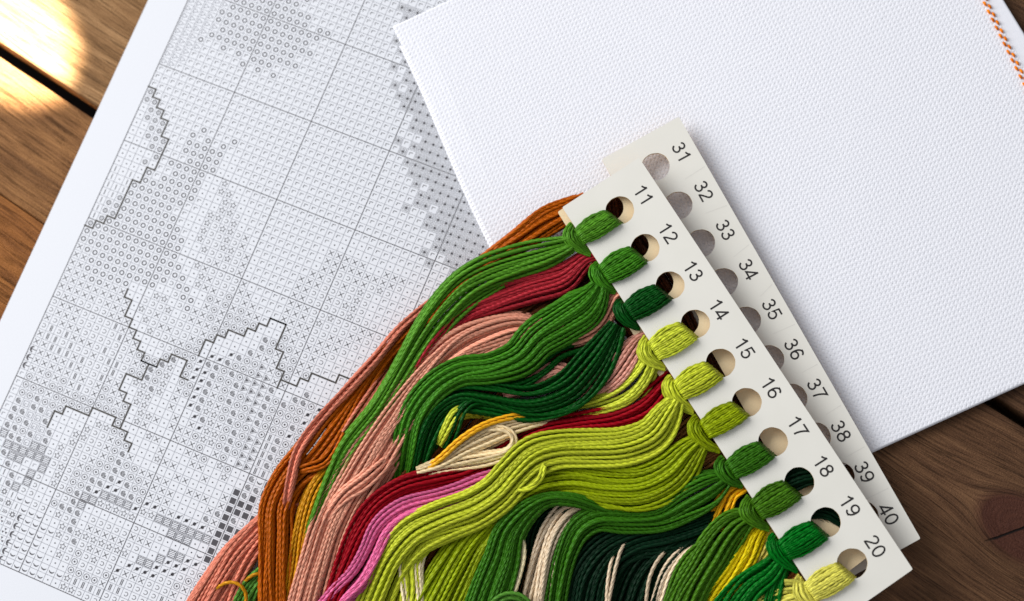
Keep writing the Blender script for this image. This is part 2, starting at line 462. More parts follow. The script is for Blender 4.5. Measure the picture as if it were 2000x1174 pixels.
def symbol(s, c, r):
    X, Y = c + 0.5, r + 0.5
    if s == 'L':
        line((X - 0.22, Y - 0.2), (X + 0.2, Y - 0.2), 0.065)
        line((X - 0.19, Y - 0.165), (X - 0.19, Y + 0.12), 0.065)
    elif s == '.':
        disc(X, Y, 0.085)
    elif s == 'o':
        arc(X, Y, 0.25, 0, TAU, 0.115, 14)
    elif s == 'c':
        arc(X, Y, 0.22, -TAU * 0.4, TAU * 0.4, 0.06, 10)
    elif s == 'x':
        line((X - 0.28, Y - 0.28), (X + 0.28, Y + 0.28), 0.075)
        line((X - 0.28, Y + 0.28), (X + 0.28, Y - 0.28), 0.075)
    elif s == 's':
        pts = [(X + (0.38 if k % 2 == 0 else 0.17) * math.sin(TAU * k / 10), Y - (0.38 if k % 2 == 0 else 0.17) * math.cos(TAU * k / 10)) for k in range(10)]
        poly(pts, 0.055, True)
    elif s == 'v':
        poly([(X - 0.3, Y - 0.3), (X + 0.3, Y), (X - 0.3, Y + 0.3)], 0.05, True, 2)
    elif s == 'a':
        for k in range(8):
            a = TAU * k / 8
            disc(X + 0.24 * math.cos(a), Y + 0.24 * math.sin(a), 0.085, 6)
        disc(X, Y, 0.06, 6)
    elif s == 'i':
        line((X, Y - 0.32), (X, Y + 0.32), 0.08)
    elif s == 'h':
        line((X - 0.09, Y - 0.36), (X - 0.09, Y + 0.36), 0.09)
        line((X + 0.09, Y - 0.36), (X + 0.09, Y + 0.36), 0.09)
    elif s == 'b':
        arc(X, Y, 0.33, 0, TAU, 0.06, 16)
        disc(X, Y, 0.115)
    elif s == 'p':
        arc(X - 0.02, Y - 0.02, 0.27, -TAU * 0.05, TAU * 0.85, 0.07, 12)
        arc(X - 0.02, Y - 0.02, 0.15, 0, TAU, 0.07, 10)
        disc(X - 0.02, Y - 0.02, 0.06, 6)
        line((X - 0.0, Y + 0.27), (X + 0.36, Y + 0.27), 0.06)
    elif s == 'k':
        disc(X, Y, 0.2, 12)
        line((X - 0.3, Y + 0.3), (X + 0.34, Y - 0.34), 0.075)
    elif s == 't':
        poly([(X - 0.3, Y - 0.36), (X + 0.38, Y), (X - 0.3, Y + 0.36)], 0.05, True)
        quad([(X - 0.22, Y - 0.2), (X + 0.14, Y), (X - 0.22, Y + 0.2)], Z1, 1)
    elif s == 'S':
        poly([(X - 0.4, Y - 0.4), (X + 0.4, Y - 0.4), (X + 0.4, Y + 0.4), (X - 0.4, Y + 0.4)], 0.06, True)
        for d in (-0.45, -0.15, 0.15, 0.45):
            lo_, hi_ = max(-0.38, d - 0.38), min(0.38, d + 0.38)
            line((X + lo_, Y + d - lo_), (X + hi_, Y + d - hi_), 0.05)
    elif s == 'B':
        rect(X - 0.34, Y - 0.34, X + 0.34, Y + 0.34)
    elif s == 'U':
        arc(X - 0.02, Y, 0.23, -TAU / 4, TAU / 4, 0.08, 8)
        line((X - 0.3, Y - 0.23), (X, Y - 0.23), 0.08)
        line((X - 0.3, Y + 0.23), (X, Y + 0.23), 0.08)
    elif s == 'm':
        n = 8
        for k in range(n):
            t0, t1 = math.pi * (0.05 + 0.9 * k / n), math.pi * (0.05 + 0.9 * (k + 1) / n)
            w0, w1 = 0.02 + 0.14 * math.sin(t0), 0.02 + 0.14 * math.sin(t1)
            quad([(X + (0.34 - w0) * math.cos(t0), Y - 0.1 + (0.34 - w0) * math.sin(t0)), (X + (0.34 - w1) * math.cos(t1), Y - 0.1 + (0.34 - w1) * math.sin(t1)), (X + 0.34 * math.cos(t1), Y - 0.1 + 0.34 * math.sin(t1)), (X + 0.34 * math.cos(t0), Y - 0.1 + 0.34 * math.sin(t0))], Z1, 1)
    elif s == 'f':
        poly([(X - 0.36, Y - 0.36), (X + 0.36, Y - 0.36), (X + 0.36, Y + 0.36), (X - 0.36, Y + 0.36)], 0.036, True)
        for k in range(4):
            a = TAU * k / 8
            line((X - 0.26 * math.cos(a), Y - 0.26 * math.sin(a)), (X + 0.26 * math.cos(a), Y + 0.26 * math.sin(a)), 0.042, Z1 + k * 4e-6)
        disc(X, Y, 0.13, 8)
        for a in (TAU * 0.06, TAU * 0.19, TAU * 0.31, TAU * 0.44, TAU * 0.56, TAU * 0.69, TAU * 0.81, TAU * 0.94):
            disc(X + 0.28 * math.cos(a), Y + 0.28 * math.sin(a), 0.04, 6)
    elif s == 'T':
        n = 8
        for k in range(n):
            t0, t1 = math.pi * (0.5 + k / n), math.pi * (0.5 + (k + 1) / n)
            quad([(X + 0.05 + 0.16 * math.cos(t0), Y + 0.26 * math.sin(t0)), (X + 0.05 + 0.16 * math.cos(t1), Y + 0.26 * math.sin(t1)), (X + 0.05 + 0.4 * math.cos(t1), Y + 0.4 * math.sin(t1)), (X + 0.05 + 0.4 * math.cos(t0), Y + 0.4 * math.sin(t0))], Z1, 1)
        line((X - 0.1, Y), (X + 0.45, Y), 0.09)
    elif s == 'q':
        poly([(X - 0.3, Y - 0.3), (X + 0.3, Y - 0.3), (X + 0.3, Y + 0.3), (X - 0.3, Y + 0.3)], 0.05, True, 2)
        poly([(X - 0.1, Y + 0.3), (X - 0.1, Y), (X + 0.12, Y)], 0.05, False, 2)
    elif s == 'n':
        rect(X - 0.2, Y - 0.16, X + 0.16, Y - 0.1, 2)
        rect(X - 0.2, Y - 0.09, X - 0.14, Y + 0.2, 2)
    elif s == 'g':
        arc(X, Y, 0.2, 0, TAU, 0.08, 12)
        for k in range(8):
            a = TAU * k / 8
            line((X + 0.24 * math.cos(a), Y + 0.24 * math.sin(a)), (X + 0.36 * math.cos(a), Y + 0.36 * math.sin(a)), 0.09)
    elif s == 'w':
        for k in range(3):
            a = TAU * k / 3 + 0.5
            quad([(X + 0.06 * math.cos(a), Y + 0.06 * math.sin(a)), (X + 0.36 * math.cos(a - 0.4), Y + 0.36 * math.sin(a - 0.4)), (X + 0.36 * math.cos(a + 0.4), Y + 0.36 * math.sin(a + 0.4))], Z1, 1)
    elif s == '~':
        for k in (-0.2, 0.0, 0.2):
            poly([(X + k - 0.08, Y - 0.2), (X + k + 0.08, Y), (X + k - 0.08, Y + 0.2)], 0.06)


cL = 0.5 * (ich(289, 0)[0] + ich(0, 628)[0])
CR, RT, RB = 62, -27, 68
T_ = 0.0003
sheet = [(cL, RT), (CR, RT), (CR, RB), (cL, RB)]
quad(sheet, 0.0, 0)
quad(sheet[::-1], -T_, 0)
for k in range(4):
    a, b = ch(*sheet[k], 0.0), ch(*sheet[(k + 1) % 4], 0.0)
    bb = len(SV)
    SV += [tuple(a), tuple(b), (b[0], b[1], -T_), (a[0], a[1], -T_)]
    SF.append((bb + 3, bb + 2, bb + 1, bb))
    SM.append(0)
for (c, r), s in grid.items():
    if r >= -20 and c < 52:
        symbol(s, c, r)
for c in range(0, 60):
    if c % 10:
        line((c, -24), (c, 60), 0.043, 0.00003, 2)
for r in range(-24, 60):
    if r % 10:
        line((0, r), (60, r), 0.043, 0.000035, 2)
for c in range(0, 61, 10):
    line((c, -24), (c, 60), 0.095, 0.00004, 1)
for r in range(-20, 61, 10):
    line((0, r), (60, r), 0.095, 0.000045, 1)


def outline(pts, off=None):
    if off:
        pts = [ich(off[0] + x / 5.87, off[1] + y / 5.87) for x, y in pts]
    pts = [(round(c), round(r)) for c, r in pts]
    for k, (a, b) in enumerate(zip(pts, pts[1:])):
        if a[0] != b[0] and a[1] != b[1]:
            line(a, (b[0], a[1]), 0.19, 0.00008, 3, 0.095)
            line((b[0], a[1]), b, 0.19, 0.000084, 3, 0.095)
        else:
            line(a, b, 0.19, 0.00008 if a[0] == b[0] else 0.000084, 3, 0.095)


outline([(0, 3), (1, 3), (1, 4), (2, 4), (2, 5), (3, 5), (3, 6), (4, 6), (4, 8), (5, 8), (5, 12), (4, 12), (4, 14), (3, 14), (3, 19), (2, 19), (2, 20), (1, 20), (1, 21), (0, 21)])
outline([(1468, 255), (1423, 352), (1515, 388), (1430, 570), (1515, 605), (1478, 695), (1560, 737), (1520, 822), (1612, 860), (1570, 948), (1655, 990), (1615, 1080), (1800, 1150)], (0, 520))
outline([(750, 1140), (830, 960), (920, 993), (962, 903), (1053, 940), (1100, 848), (1275, 915), (1320, 822), (1410, 860), (1445, 767), (1535, 803), (1575, 712), (1752, 782)], (260, 500))
outline([(283, 358), (465, 430), (345, 710), (435, 745), (350, 935), (443, 970), (365, 1155)], (480, 560))
outline([(410, 1065), (590, 1135), (625, 1045), (720, 1080), (757, 990), (1035, 1103), (1075, 1005), (1350, 1112), (1390, 1020), (1570, 1090)], (480, 560))
outline([(30, 140), (210, 210), (248, 125), (342, 160), (385, 68), (562, 138), (478, 325), (572, 362)], (270, 680))
outline([(1695, 70), (1620, 243), (1440, 170), (1358, 355), (1445, 395), (1405, 487), (1493, 523), (1375, 803)], (0, 700))
outline([(535, 790), (620, 603), (710, 637), (750, 545), (1012, 655), (1053, 563), (1318, 675), (1280, 765), (1458, 840), (1415, 935), (1503, 972), (1460, 1072)], (0, 700))

pm = NT('white_paper')
co = pm.n('ShaderNodeTexCoord').outputs['Object']
pn = pm.n('ShaderNodeTexNoise', {'Vector': co, 'Scale': 1500.0, 'Detail': 3.0}).outputs['Fac']
pm.set(Base_Color=pm.mix(pn, srgb(216, 219, 226), srgb(223, 226, 232)), Roughness=0.62, Normal=pm.bump(pn, 0.12, 0.0001))
ink = NT('printing_ink')
ink.set(Base_Color=srgb(66, 64, 70), Roughness=0.5)
gink = NT('grey_printing_ink')
gink.set(Base_Color=srgb(116, 118, 128), Roughness=0.5)
bink = NT('dark_outline_ink')
bink.set(Base_Color=srgb(48, 43, 36), Roughness=0.5)
chart = mesh_obj('pattern_chart', SV, SF, [pm.m, ink.m, gink.m, bink.m], mat_idx=SM)
tag(chart, 'white sheet printed with a cross stitch chart of tiny symbols on a square grid', 'stitch chart')

# ------------------------------------------------------------------ aida cloth
CZ = 0.0029
p0 = at(765, 50, 0.003)
pb = at(1238, 1095, 0.003)
ev = (pb - p0)[:2]
LV = float(np.linalg.norm(ev))
ev = ev / LV
eu = np.array([-ev[1], ev[0]])       # towards the right of the photo
if eu[0] < 0:
    eu = -eu


def cuv(px, py, z=0.003):
    q = (at(px, py, z) - p0)[:2]
    return float(q @ eu), float(q @ ev)


LU = cuv(1981, 30)[0]
US = cuv(1960, 76)[0]
VS = cuv(1981, 30)[1]
_e0, _e1 = cuv(1963, 0), cuv(2000, 60)
SKEW = (_e1[0] - _e0[0]) / (_e1[1] - _e0[1])
_s0, _s1 = cuv(1923, 0), cuv(1999, 156)
SSK = (_s1[0] - _s0[0]) / (_s1[1] - _s0[1])
CELL = 0.00178
cm = NT('white_cotton_weave')
co = cm.n('ShaderNodeTexCoord').outputs['Object']
cn = cm.n('ShaderNodeTexNoise', {'Vector': co, 'Scale': 4200.0, 'Detail': 2.0}).outputs['Fac']
cn2 = cm.n('ShaderNodeTexNoise', {'Vector': co, 'Scale': 900.0, 'Detail': 2.0}).outputs['Fac']
cm.set(Base_Color=cm.mix(cn2, srgb(225, 227, 235), srgb(236, 237, 243)), Roughness=0.8, Normal=cm.bump(cn, 0.35, 0.00012))
cm.b.inputs['Sheen Weight'].default_value = 0.2
cm.b.inputs['Specular IOR Level'].default_value = 0.25

cloth = thing('folded_cloth', 'folded white aida cross stitch fabric with an orange stitched line along its edge', 'cloth', (*p0[:2], 0.0004))


def vnoise(u, v, sc, seed):
    return (np.sin(u * sc * 1.3 + seed) * np.cos(v * sc * 0.9 + seed * 1.7) + 0.6 * np.sin(u * sc * 2.3 - v * sc * 1.9 + seed * 3.1)) / 1.6


def cloth_layer(name, u0, u1, v0, v1, ztop, zbot, res, skew=None, amp=1.0):
    nu = int((u1 - u0) / CELL * res) + 1
    nv = int((v1 - v0) / CELL * res) + 1
    U, Vv = np.meshgrid(np.linspace(u0, u1, nu), np.linspace(v0, v1, nv))
    # slight drift of the weave
    du = 0.0006 * vnoise(U, Vv, 28, 1.0)
    dv = 0.0006 * vnoise(U, Vv, 31, 2.0)
    a = (U + du) / CELL
    b = (Vv + dv) / CELL
    ia, ib = np.floor(a).astype(int), np.floor(b).astype(int)
    fa, fb = a - ia, b - ib

    def hsh(i, j, s):
        x = np.sin(i * 12.9898 + j * 78.233 + s * 37.719) * 43758.5453
        return x - np.floor(x)

    def bumpf(x, y, rx, ry):
        q = 1 - (x / rx) ** 2 - (y / ry) ** 2
        return np.clip(q, 0, None) ** 0.3
    h = np.zeros_like(a)
    for oa in (0, 1):
        for ob in (0, 1):
            # floats along u between two holes
            k = 0.85 + 0.35 * hsh(ia, ib + ob, 1)
            h = np.maximum(h, k * bumpf(fa - 0.5, fb - ob, 0.40, 0.29)) if oa == 0 else h
            k = 0.95 + 0.4 * hsh(ia + oa, ib, 2)
            h = np.maximum(h, k * bumpf(fa - oa, fb - 0.5, 0.21, 0.42)) if ob == 0 else h
    alt = ((ia + ib) % 2 == 0)
    k = 0.8 + 0.3 * hsh(ia, ib, 3)
    h = np.maximum(h, k * np.where(alt, bumpf(fa - 0.5, fb - 0.5, 0.36, 0.24), bumpf(fa - 0.5, fb - 0.5, 0.36, 0.24)))
    dh = np.minimum.reduce([np.hypot(fa - i_, fb - j_) for i_ in (0, 1) for j_ in (0, 1)])
    h = h - 1.6 * np.exp(-(dh / 0.12) ** 2)
    sel = U > US + 0.0018
    fine = 0.4 * (0.5 + 0.5 * np.sin(a * TAU * 2) * np.sin(b * TAU * 2.0))
    h = np.where(sel, fine, h)
    edge = np.minimum.reduce([U - u0, Vv - v0, u1 - U, v1 - Vv])
    rr = min(0.0011, (ztop - zbot))
    e = np.clip(edge, 0, rr)
    drop = rr - np.sqrt(np.clip(rr ** 2 - (rr - e) ** 2, 0, None))
    Z = ztop + amp * 0.00014 * h - drop + 0.0006 * vnoise(U, Vv, 24, 5.0) * np.clip(edge / 0.01, 0, 1)
    Z = np.maximum(Z, zbot)
    # woolly wobble of the outline
    wob = 0.00022 * np.sin(b * TAU) * (edge < 0.002) + 0.0005 * np.sin(Vv * 60)
    X = p0[0] + (U + wob * (1 - (U - u0) / (u1 - u0))) * eu[0] + Vv * ev[0]
    Y = p0[1] + (U + wob * (1 - (U - u0) / (u1 - u0))) * eu[1] + Vv * ev[1]
    if skew is not None:
        t = np.clip((U - US) / (u1 - US), 0, 1) * skew * np.clip(Vv - VS, -0.03, 0.03)
        X += t * eu[0]
        Y += t * eu[1]
    V = np.stack([X, Y, Z], -1).reshape(-1, 3)
    idx = np.arange(nu * nv).reshape(nv, nu)
    A, B_, C_, D_ = idx[:-1, :-1], idx[:-1, 1:], idx[1:, 1:], idx[1:, :-1]
    Fq = np.stack([A, D_, C_, B_], -1).reshape(-1, 4)
    # make sure faces look upwards
    p = V[Fq[0]]
    nz = np.cross(p[1] - p[0], p[2] - p[0])[2]
    if nz < 0:
        Fq = Fq[:, ::-1]
    # skirt down to the bottom
    ring = np.concatenate([idx[0, :], idx[1:, -1], idx[-1, -2::-1], idx[-2:0:-1, 0]])
    n0 = len(V)
    sk = V[ring].copy()
    sk[:, 2] = zbot
    V = np.concatenate([V, sk])
    m = np.arange(len(ring))
    m2 = (m + 1) % len(ring)
    Fs = np.stack([ring[m], ring[m2], n0 + m2, n0 + m], -1)
    return mesh_obj(name, V, np.concatenate([Fq, Fs]), [cm.m], parent=cloth, smooth=True)


cloth_layer('top_layer', 0.0, LU, 0.0, LV, CZ - 0.0003, 0.0014, 8, skew=SKEW)
cloth_layer('under_layer', -0.0009, LU - 0.003, 0.0085, LV - 0.0012, 0.00135, 0.0003, 3)


# generic tubes -------------------------------------------------------------
class Tubes:
    def __init__(self):
        self.V, self.F, self.A = [], [], []
        self.n = 0

    def add(self, P, R, lobes=5, lobe=0.24, pitch=0.014, tint=None, cap=True, taper=None):
        """P: n x 3 centre line, R radius; a plied strand with twisted lobes"""
        P = np.asarray(P, float)
        n = len(P)
        T = np.gradient(P, axis=0)
        L = np.linalg.norm(T, axis=1, keepdims=True)
        T = T / np.maximum(L, 1e-12)
        s = np.concatenate([[0], np.cumsum(np.linalg.norm(np.diff(P, axis=0), axis=1))])
        up = np.tile([0.0, 0.0, 1.0], (n, 1))
        N = np.cross(up, T)
        nl = np.linalg.norm(N, axis=1, keepdims=True)
        alt = np.cross(np.tile([0.31, 0.95, 0.0], (n, 1)), T)
        N = np.where(nl > 0.05, N / np.maximum(nl, 1e-9), alt / np.maximum(np.linalg.norm(alt, axis=1, keepdims=True), 1e-9))
        # keep the frame from flipping
        for i in range(1, n):
            if N[i] @ N[i - 1] < 0:
                N[i] = -N[i]
            N[i] = N[i] - T[i] * (N[i] @ T[i])
            N[i] /= np.linalg.norm(N[i]) + 1e-12
        B = np.cross(T, N)
        k = lobes * 3
        th = TAU * np.arange(k) / k
        tw = TAU * s / pitch + random.random() * TAU
        rad = np.broadcast_to(np.asarray(R, float), (n,))
        lr = 1 + lobe * np.where(np.arange(k) % 3 == 0, 1.0, -0.55)
        ang = th[None, :] + tw[:, None]
        r = rad[:, None] * lr[None, :]
        V = P[:, None, :] + r[..., None] * (np.cos(ang)[..., None] * N[:, None, :] + np.sin(ang)[..., None] * B[:, None, :])
        i = np.arange(n - 1)[:, None] * k
        j = np.arange(k)[None, :]
        j2 = (j + 1) % k
        Fq = np.stack([i + j, i + j2, i + k + j2, i + k + j], -1).reshape(-1, 4) + self.n
        self.V.append(V.reshape(-1, 3))
        self.F.append(Fq)
        t = random.random() if tint is None else tint
        self.A.append(np.full(n * k, t))
        self.n += n * k

    def build(self, name, mat, parent=None):
        return mesh_obj(name, np.concatenate(self.V), np.concatenate(self.F), [mat], parent=parent, smooth=True, attrs={'strand': np.concatenate(self.A)})


def catmull(pts, step):
    P = np.asarray(pts, float)
    P = np.vstack([2 * P[0] - P[1], P, 2 * P[-1] - P[-2]])
    out = []
    for i in range(1, len(P) - 2):
        a, b, c, d = P[i - 1], P[i], P[i + 1], P[i + 2]
        n = max(2, int(np.linalg.norm((c - b)[:2]) / step))
        # centripetal parameters
        t0 = 0.0
        t1 = t0 + max(np.linalg.norm((b - a)[:2]), 1e-6) ** 0.5
        t2 = t1 + max(np.linalg.norm((c - b)[:2]), 1e-6) ** 0.5
        t3 = t2 + max(np.linalg.norm((d - c)[:2]), 1e-6) ** 0.5
        t = np.linspace(t1, t2, n, endpoint=False)[:, None]
        A1 = (t1 - t) / (t1 - t0) * a + (t - t0) / (t1 - t0) * b
        A2 = (t2 - t) / (t2 - t1) * b + (t - t1) / (t2 - t1) * c
        A3 = (t3 - t) / (t3 - t2) * c + (t - t2) / (t3 - t2) * d
        B1 = (t2 - t) / (t2 - t0) * A1 + (t - t0) / (t2 - t0) * A2
        B2 = (t3 - t) / (t3 - t1) * A2 + (t - t1) / (t3 - t1) * A3
        out.append((t2 - t) / (t2 - t1) * B1 + (t - t1) / (t2 - t1) * B2)
    out.append(P[-2][None])
    return np.vstack(out)


def smooth(x, k):
    if k < 2:
        return x
    xp = np.concatenate([np.repeat(x[:1], k, 0), x, np.repeat(x[-1:], k, 0)])
    ker = np.ones(2 * k + 1) / (2 * k + 1)
    return np.stack([np.convolve(xp[:, i], ker, 'valid') for i in range(x.shape[1])], -1)


DPX = 5.9                    # thread thickness in photo pixels


def bundle(tb, pts, dens=0.98, layers=3, loose=1.3, d=DPX, floor=None, thick=0.30):
    """pts: (px, py, z mm, half width px); strands laid side by side along the path"""
    Q = catmull(pts, 3.6)
    Q = smooth(Q, 3)
    P = at(Q[:, 0], Q[:, 1], Q[:, 2] / 1000)
    hw = np.maximum(Q[:, 3], 1.5) * PX
    T = np.gradient(P, axis=0)
    T[:, 2] = 0
    T /= np.linalg.norm(T, axis=1, keepdims=True) + 1e-12
    N = np.stack([-T[:, 1], T[:, 0], 0 * T[:, 0]], -1)
    s = np.concatenate([[0], np.cumsum(np.linalg.norm(np.diff(P, axis=0), axis=1))])
    hm = float(np.percentile(hw, 85))
    D = d * PX
    ntop = max(1, int(round(2 * hm / (D * 0.98) * dens)))
    sq = np.clip(1 - hw / hm, 0, 1)
    for ly in range(layers):
        n = max(1, ntop - ly)
        base = np.linspace(-1, 1, n) * (1 - 0.5 / max(n, 1)) if n > 1 else np.array([0.0])
        order = RNG.permutation(n)
        for k in range(n):
            a0 = base[k] + RNG.normal(0, 0.25 / max(n, 1))
            f1, f2 = RNG.uniform(18, 45), RNG.uniform(60, 120)
            am = loose * RNG.uniform(0.35, 1.3) / max(n, 4)
            a = a0 + am * np.sin(f1 * s + RNG.uniform(0, TAU)) + 0.35 * am * np.sin(f2 * s + RNG.uniform(0, TAU))
            if RNG.random() < 0.2 * loose and n > 4:       # a strand that wanders across its neighbours
                a = a + RNG.choice([-1, 1]) * RNG.uniform(0.15, 0.4) * np.tanh((s - RNG.uniform(0.2, 0.8) * s[-1]) / 0.02)
            a = np.clip(a, -1.12, 1.12)
            dome = np.sqrt(np.clip(1 - (a / 1.15) ** 2, 0, 1)) * thick * np.minimum(hw, 0.011)
            zz = dome - ly * D * 0.8 + RNG.normal(0, 0.26) * D + sq * (order[k] / max(n - 1, 1) - 0.5) * D * 2.2
            zz = zz + 0.22 * D * np.sin(RNG.uniform(25, 60) * s + RNG.uniform(0, TAU))
            c = P + N * (a * hw)[:, None]
            c[:, 2] += zz
            c[:, 2] = np.maximum(c[:, 2], D * 0.52)
            if floor is not None:
                c[:, 2] = np.maximum(c[:, 2], floor)
            Rv = D / 2 * RNG.uniform(0.88, 1.12) * (1 + 0.07 * np.sin(s * RNG.uniform(200, 420) + RNG.uniform(0, TAU)) + 0.05 * np.sin(s * RNG.uniform(60, 140) + RNG.uniform(0, TAU)))
            tint = RNG.random()
            tb.add(c, Rv, pitch=0.0135 * RNG.uniform(0.8, 1.25), tint=tint)
            if ly == 0 and len(c) > 30:                    # stray fibres standing off the strand
                for _ in range(int(len(c) / 45)):
                    i0 = RNG.integers(2, len(c) - 14)
                    m = RNG.integers(5, 12)
                    tt = np.linspace(0, 1, 6)
                    ii = i0 + (tt * m).astype(int)
                    hp = c[ii].copy()
                    hp = hp + N[ii] * ((RNG.uniform(-1, 1) * tt ** 1.4) * D * 1.1)[:, None]
                    hp[:, 2] += D * (0.5 + 0.25 * RNG.random() * np.sin(np.pi * tt))
                    tb.add(hp, 0.000045, lobes=1, lobe=0.0, tint=min(1, tint + 0.3))


def loose_thread(tb, pts, d=DPX):
    Q = catmull([(x, y, z, 1) for x, y, z in pts], 3.0)
    P = at(Q[:, 0], Q[:, 1], Q[:, 2] / 1000)
    tb.add(P, d * PX / 2, pitch=0.0135)


def Bz(x, y):
    return 880 + x / 2.935, 360 + y / 2.935


def Cz(x, y):
    return 380 + x / 2.935, 774 + y / 2.935


def Dz(x, y):
    return 880 + x / 2.935, 774 + y / 2.935


def Ez(x, y):
    return 1300 + x / 2.935, 774 + y / 2.935


def Z0(x, y):
    return x, y


def path(*rows):
    return [(*f(x, y), z, h) for f, x, y, z, h in rows]


# ------------------------------------------------------------------ thread cards
Z_FRONT, Z_MID, Z_BACK = 0.0175, 0.0146, 0.0090     # tops of the three cards
CT = 0.001

card_m = NT('white_card_board')
co = card_m.n('ShaderNodeTexCoord').outputs['Object']
c1 = card_m.n('ShaderNodeTexNoise', {'Vector': co, 'Scale': 60.0, 'Detail': 4.0}).outputs['Fac']
c2 = card_m.n('ShaderNodeTexNoise', {'Vector': co, 'Scale': 2500.0, 'Detail': 2.0}).outputs['Fac']
card_m.set(Base_Color=card_m.mix(c1, srgb(220, 218, 209), srgb(229, 227, 219)), Roughness=0.45, Normal=card_m.bump(c2, 0.1, 0.0001))
edge_m = NT('cream_cut_edge')
co = edge_m.n('ShaderNodeTexCoord').outputs['Object']
e2 = edge_m.n('ShaderNodeTexNoise', {'Vector': co, 'Scale': 3000.0, 'Detail': 2.0}).outputs['Fac']
edge_m.set(Base_Color=edge_m.mix(e2, srgb(200, 164, 108), srgb(226, 196, 146)), Roughness=0.8)
kraft_m = NT('cream_card_board')
co = kraft_m.n('ShaderNodeTexCoord').outputs['Object']
k2 = kraft_m.n('ShaderNodeTexNoise', {'Vector': co, 'Scale': 1800.0, 'Detail': 3.0}).outputs['Fac']
kraft_m.set(Base_Color=kraft_m.mix(k2, srgb(222, 200, 158), srgb(236, 218, 182)), Roughness=0.7)
back_m = NT('warm_bounce_card_back')
back_m.set(Base_Color=srgb(206, 162, 108), Roughness=0.8)  # unseen underside, tinted to bounce warm light into the holes
black_m = NT('black_number_ink')
black_m.set(Base_Color=srgb(28, 24, 24), Roughness=0.5)


def board(name, corners, holes, ztop, mat, parent, rad=29.0, thick=CT):
    """card outline and holes in photo pixels, lying at height ztop"""
    W = at([c[0] for c in corners], [c[1] for c in corners], ztop)
    cu = bpy.data.curves.new(name, 'CURVE')
    cu.dimensions = '2D'
    cu.fill_mode = 'BOTH'
    K = 1000.0               # filled in millimetres for precision
    o3 = W.mean(0)

    def spl(pts):
        sp = cu.splines.new('POLY')
        sp.points.add(len(pts) - 1)
        for p, q in zip(sp.points, pts):
            p.co = ((q[0] - o3[0]) * K, (q[1] - o3[1]) * K, 0, 1)
        sp.use_cyclic_u = True
    # tiny rounding of the corners
    rp = []
    n = len(W)
    for i in range(n):
        p, a, b = W[i], W[i - 1], W[(i + 1) % n]
        da = (a - p) / np.linalg.norm(a - p) * 0.0006
        db = (b - p) / np.linalg.norm(b - p) * 0.0006
        for t in (0, 0.33, 0.66, 1):
            rp.append((1 - t) ** 2 * (p + da) + 2 * t * (1 - t) * p + t * t * (p + db))
    spl(rp)
    for hx, hy in holes:
        c = at(hx, hy, ztop)
        R = rad * PX * (1 - 0.06)
        jt = [R * (1 + 0.012 * math.sin(TAU * 3 * k / 56 + hx) + 0.006 * math.sin(TAU * 11 * k / 56 + hy)) for k in range(56)]
        spl([(c[0] + jt[k] * math.cos(TAU * k / 56), c[1] + jt[k] * math.sin(TAU * k / 56)) for k in range(56)])
    cu.extrude = thick / 2 * K
    tmp = bpy.data.objects.new('tmp', cu)
    C.objects.link(tmp)
    dg = bpy.context.evaluated_depsgraph_get()
    me = bpy.data.meshes.new_from_object(tmp.evaluated_get(dg))
    bpy.data.objects.remove(tmp)
    bpy.data.curves.remove(cu)
    me.materials.clear()
    me.materials.append(mat)
    me.materials.append(edge_m.m)
    me.materials.append(back_m.m)
    me.transform(Matrix.Translation((float(o3[0]), float(o3[1]), ztop - thick / 2)) @ Matrix.Scale(1 / K, 4))
    for p in me.polygons:
        p.material_index = 0 if p.normal.z > 0.5 else (2 if p.normal.z < -0.5 else 1)
        p.use_smooth = False
    me.name = name
    o = bpy.data.objects.new(name, me)
    C.objects.link(o)
    o.parent = parent
    o.matrix_parent_inverse = parent.matrix_basis.inverted()
    return o


def _arc(cx, cy, rx, ry, a0, a1, n=18):
    return [(cx + rx * math.cos(math.radians(a0 + (a1 - a0) * k / n)), cy + ry * math.sin(math.radians(a0 + (a1 - a0) * k / n))) for k in range(n + 1)]


SIX = [_arc(0.285, 0.228, 0.188, 0.185, 180, 540), _arc(0.32, 0.30, 0.222, 0.37, 188, 100, 12) + _arc(0.29, 0.555, 0.165, 0.118, 95, 8, 8)]
DIGITS = {
    '0': [_arc(0.278, 0.352, 0.195, 0.318, 0, 360, 28)],
    '1': [[(0.33, 0.0), (0.33, 0.716)], [(0.325, 0.70), (0.285, 0.635), (0.215, 0.575), (0.11, 0.525)]],
    '2': [_arc(0.275, 0.505, 0.178, 0.165, 172, -25, 16) + [(0.385, 0.365), (0.27, 0.262), (0.155, 0.155), (0.105, 0.085), (0.085, 0.045)], [(0.045, 0.045), (0.505, 0.045)]],
    '3': [_arc(0.262, 0.53, 0.155, 0.143, 168, -80, 16) + [(0.215, 0.387)], [(0.215, 0.387)] + _arc(0.27, 0.212, 0.192, 0.172, 88, -168, 20)],
    '4': [[(0.52, 0.178), (0.055, 0.178), (0.385, 0.662)], [(0.385, 0.70), (0.385, 0.0)]],
    '5': [[(0.48, 0.67), (0.165, 0.67), (0.112, 0.345)] + _arc(0.27, 0.24, 0.192, 0.198, 128, -165, 20)],
    '6': SIX,
    '7': [[(0.05, 0.665), (0.475, 0.665), (0.37, 0.515), (0.285, 0.33), (0.235, 0.15), (0.215, 0.0)]],
    '8': [_arc(0.278, 0.532, 0.158, 0.142, 0, 360, 22), _arc(0.278, 0.212, 0.192, 0.172, 0, 360, 24)],
    '9': [[(0.556 - x, 0.716 - y) for x, y in st] for st in SIX],
}


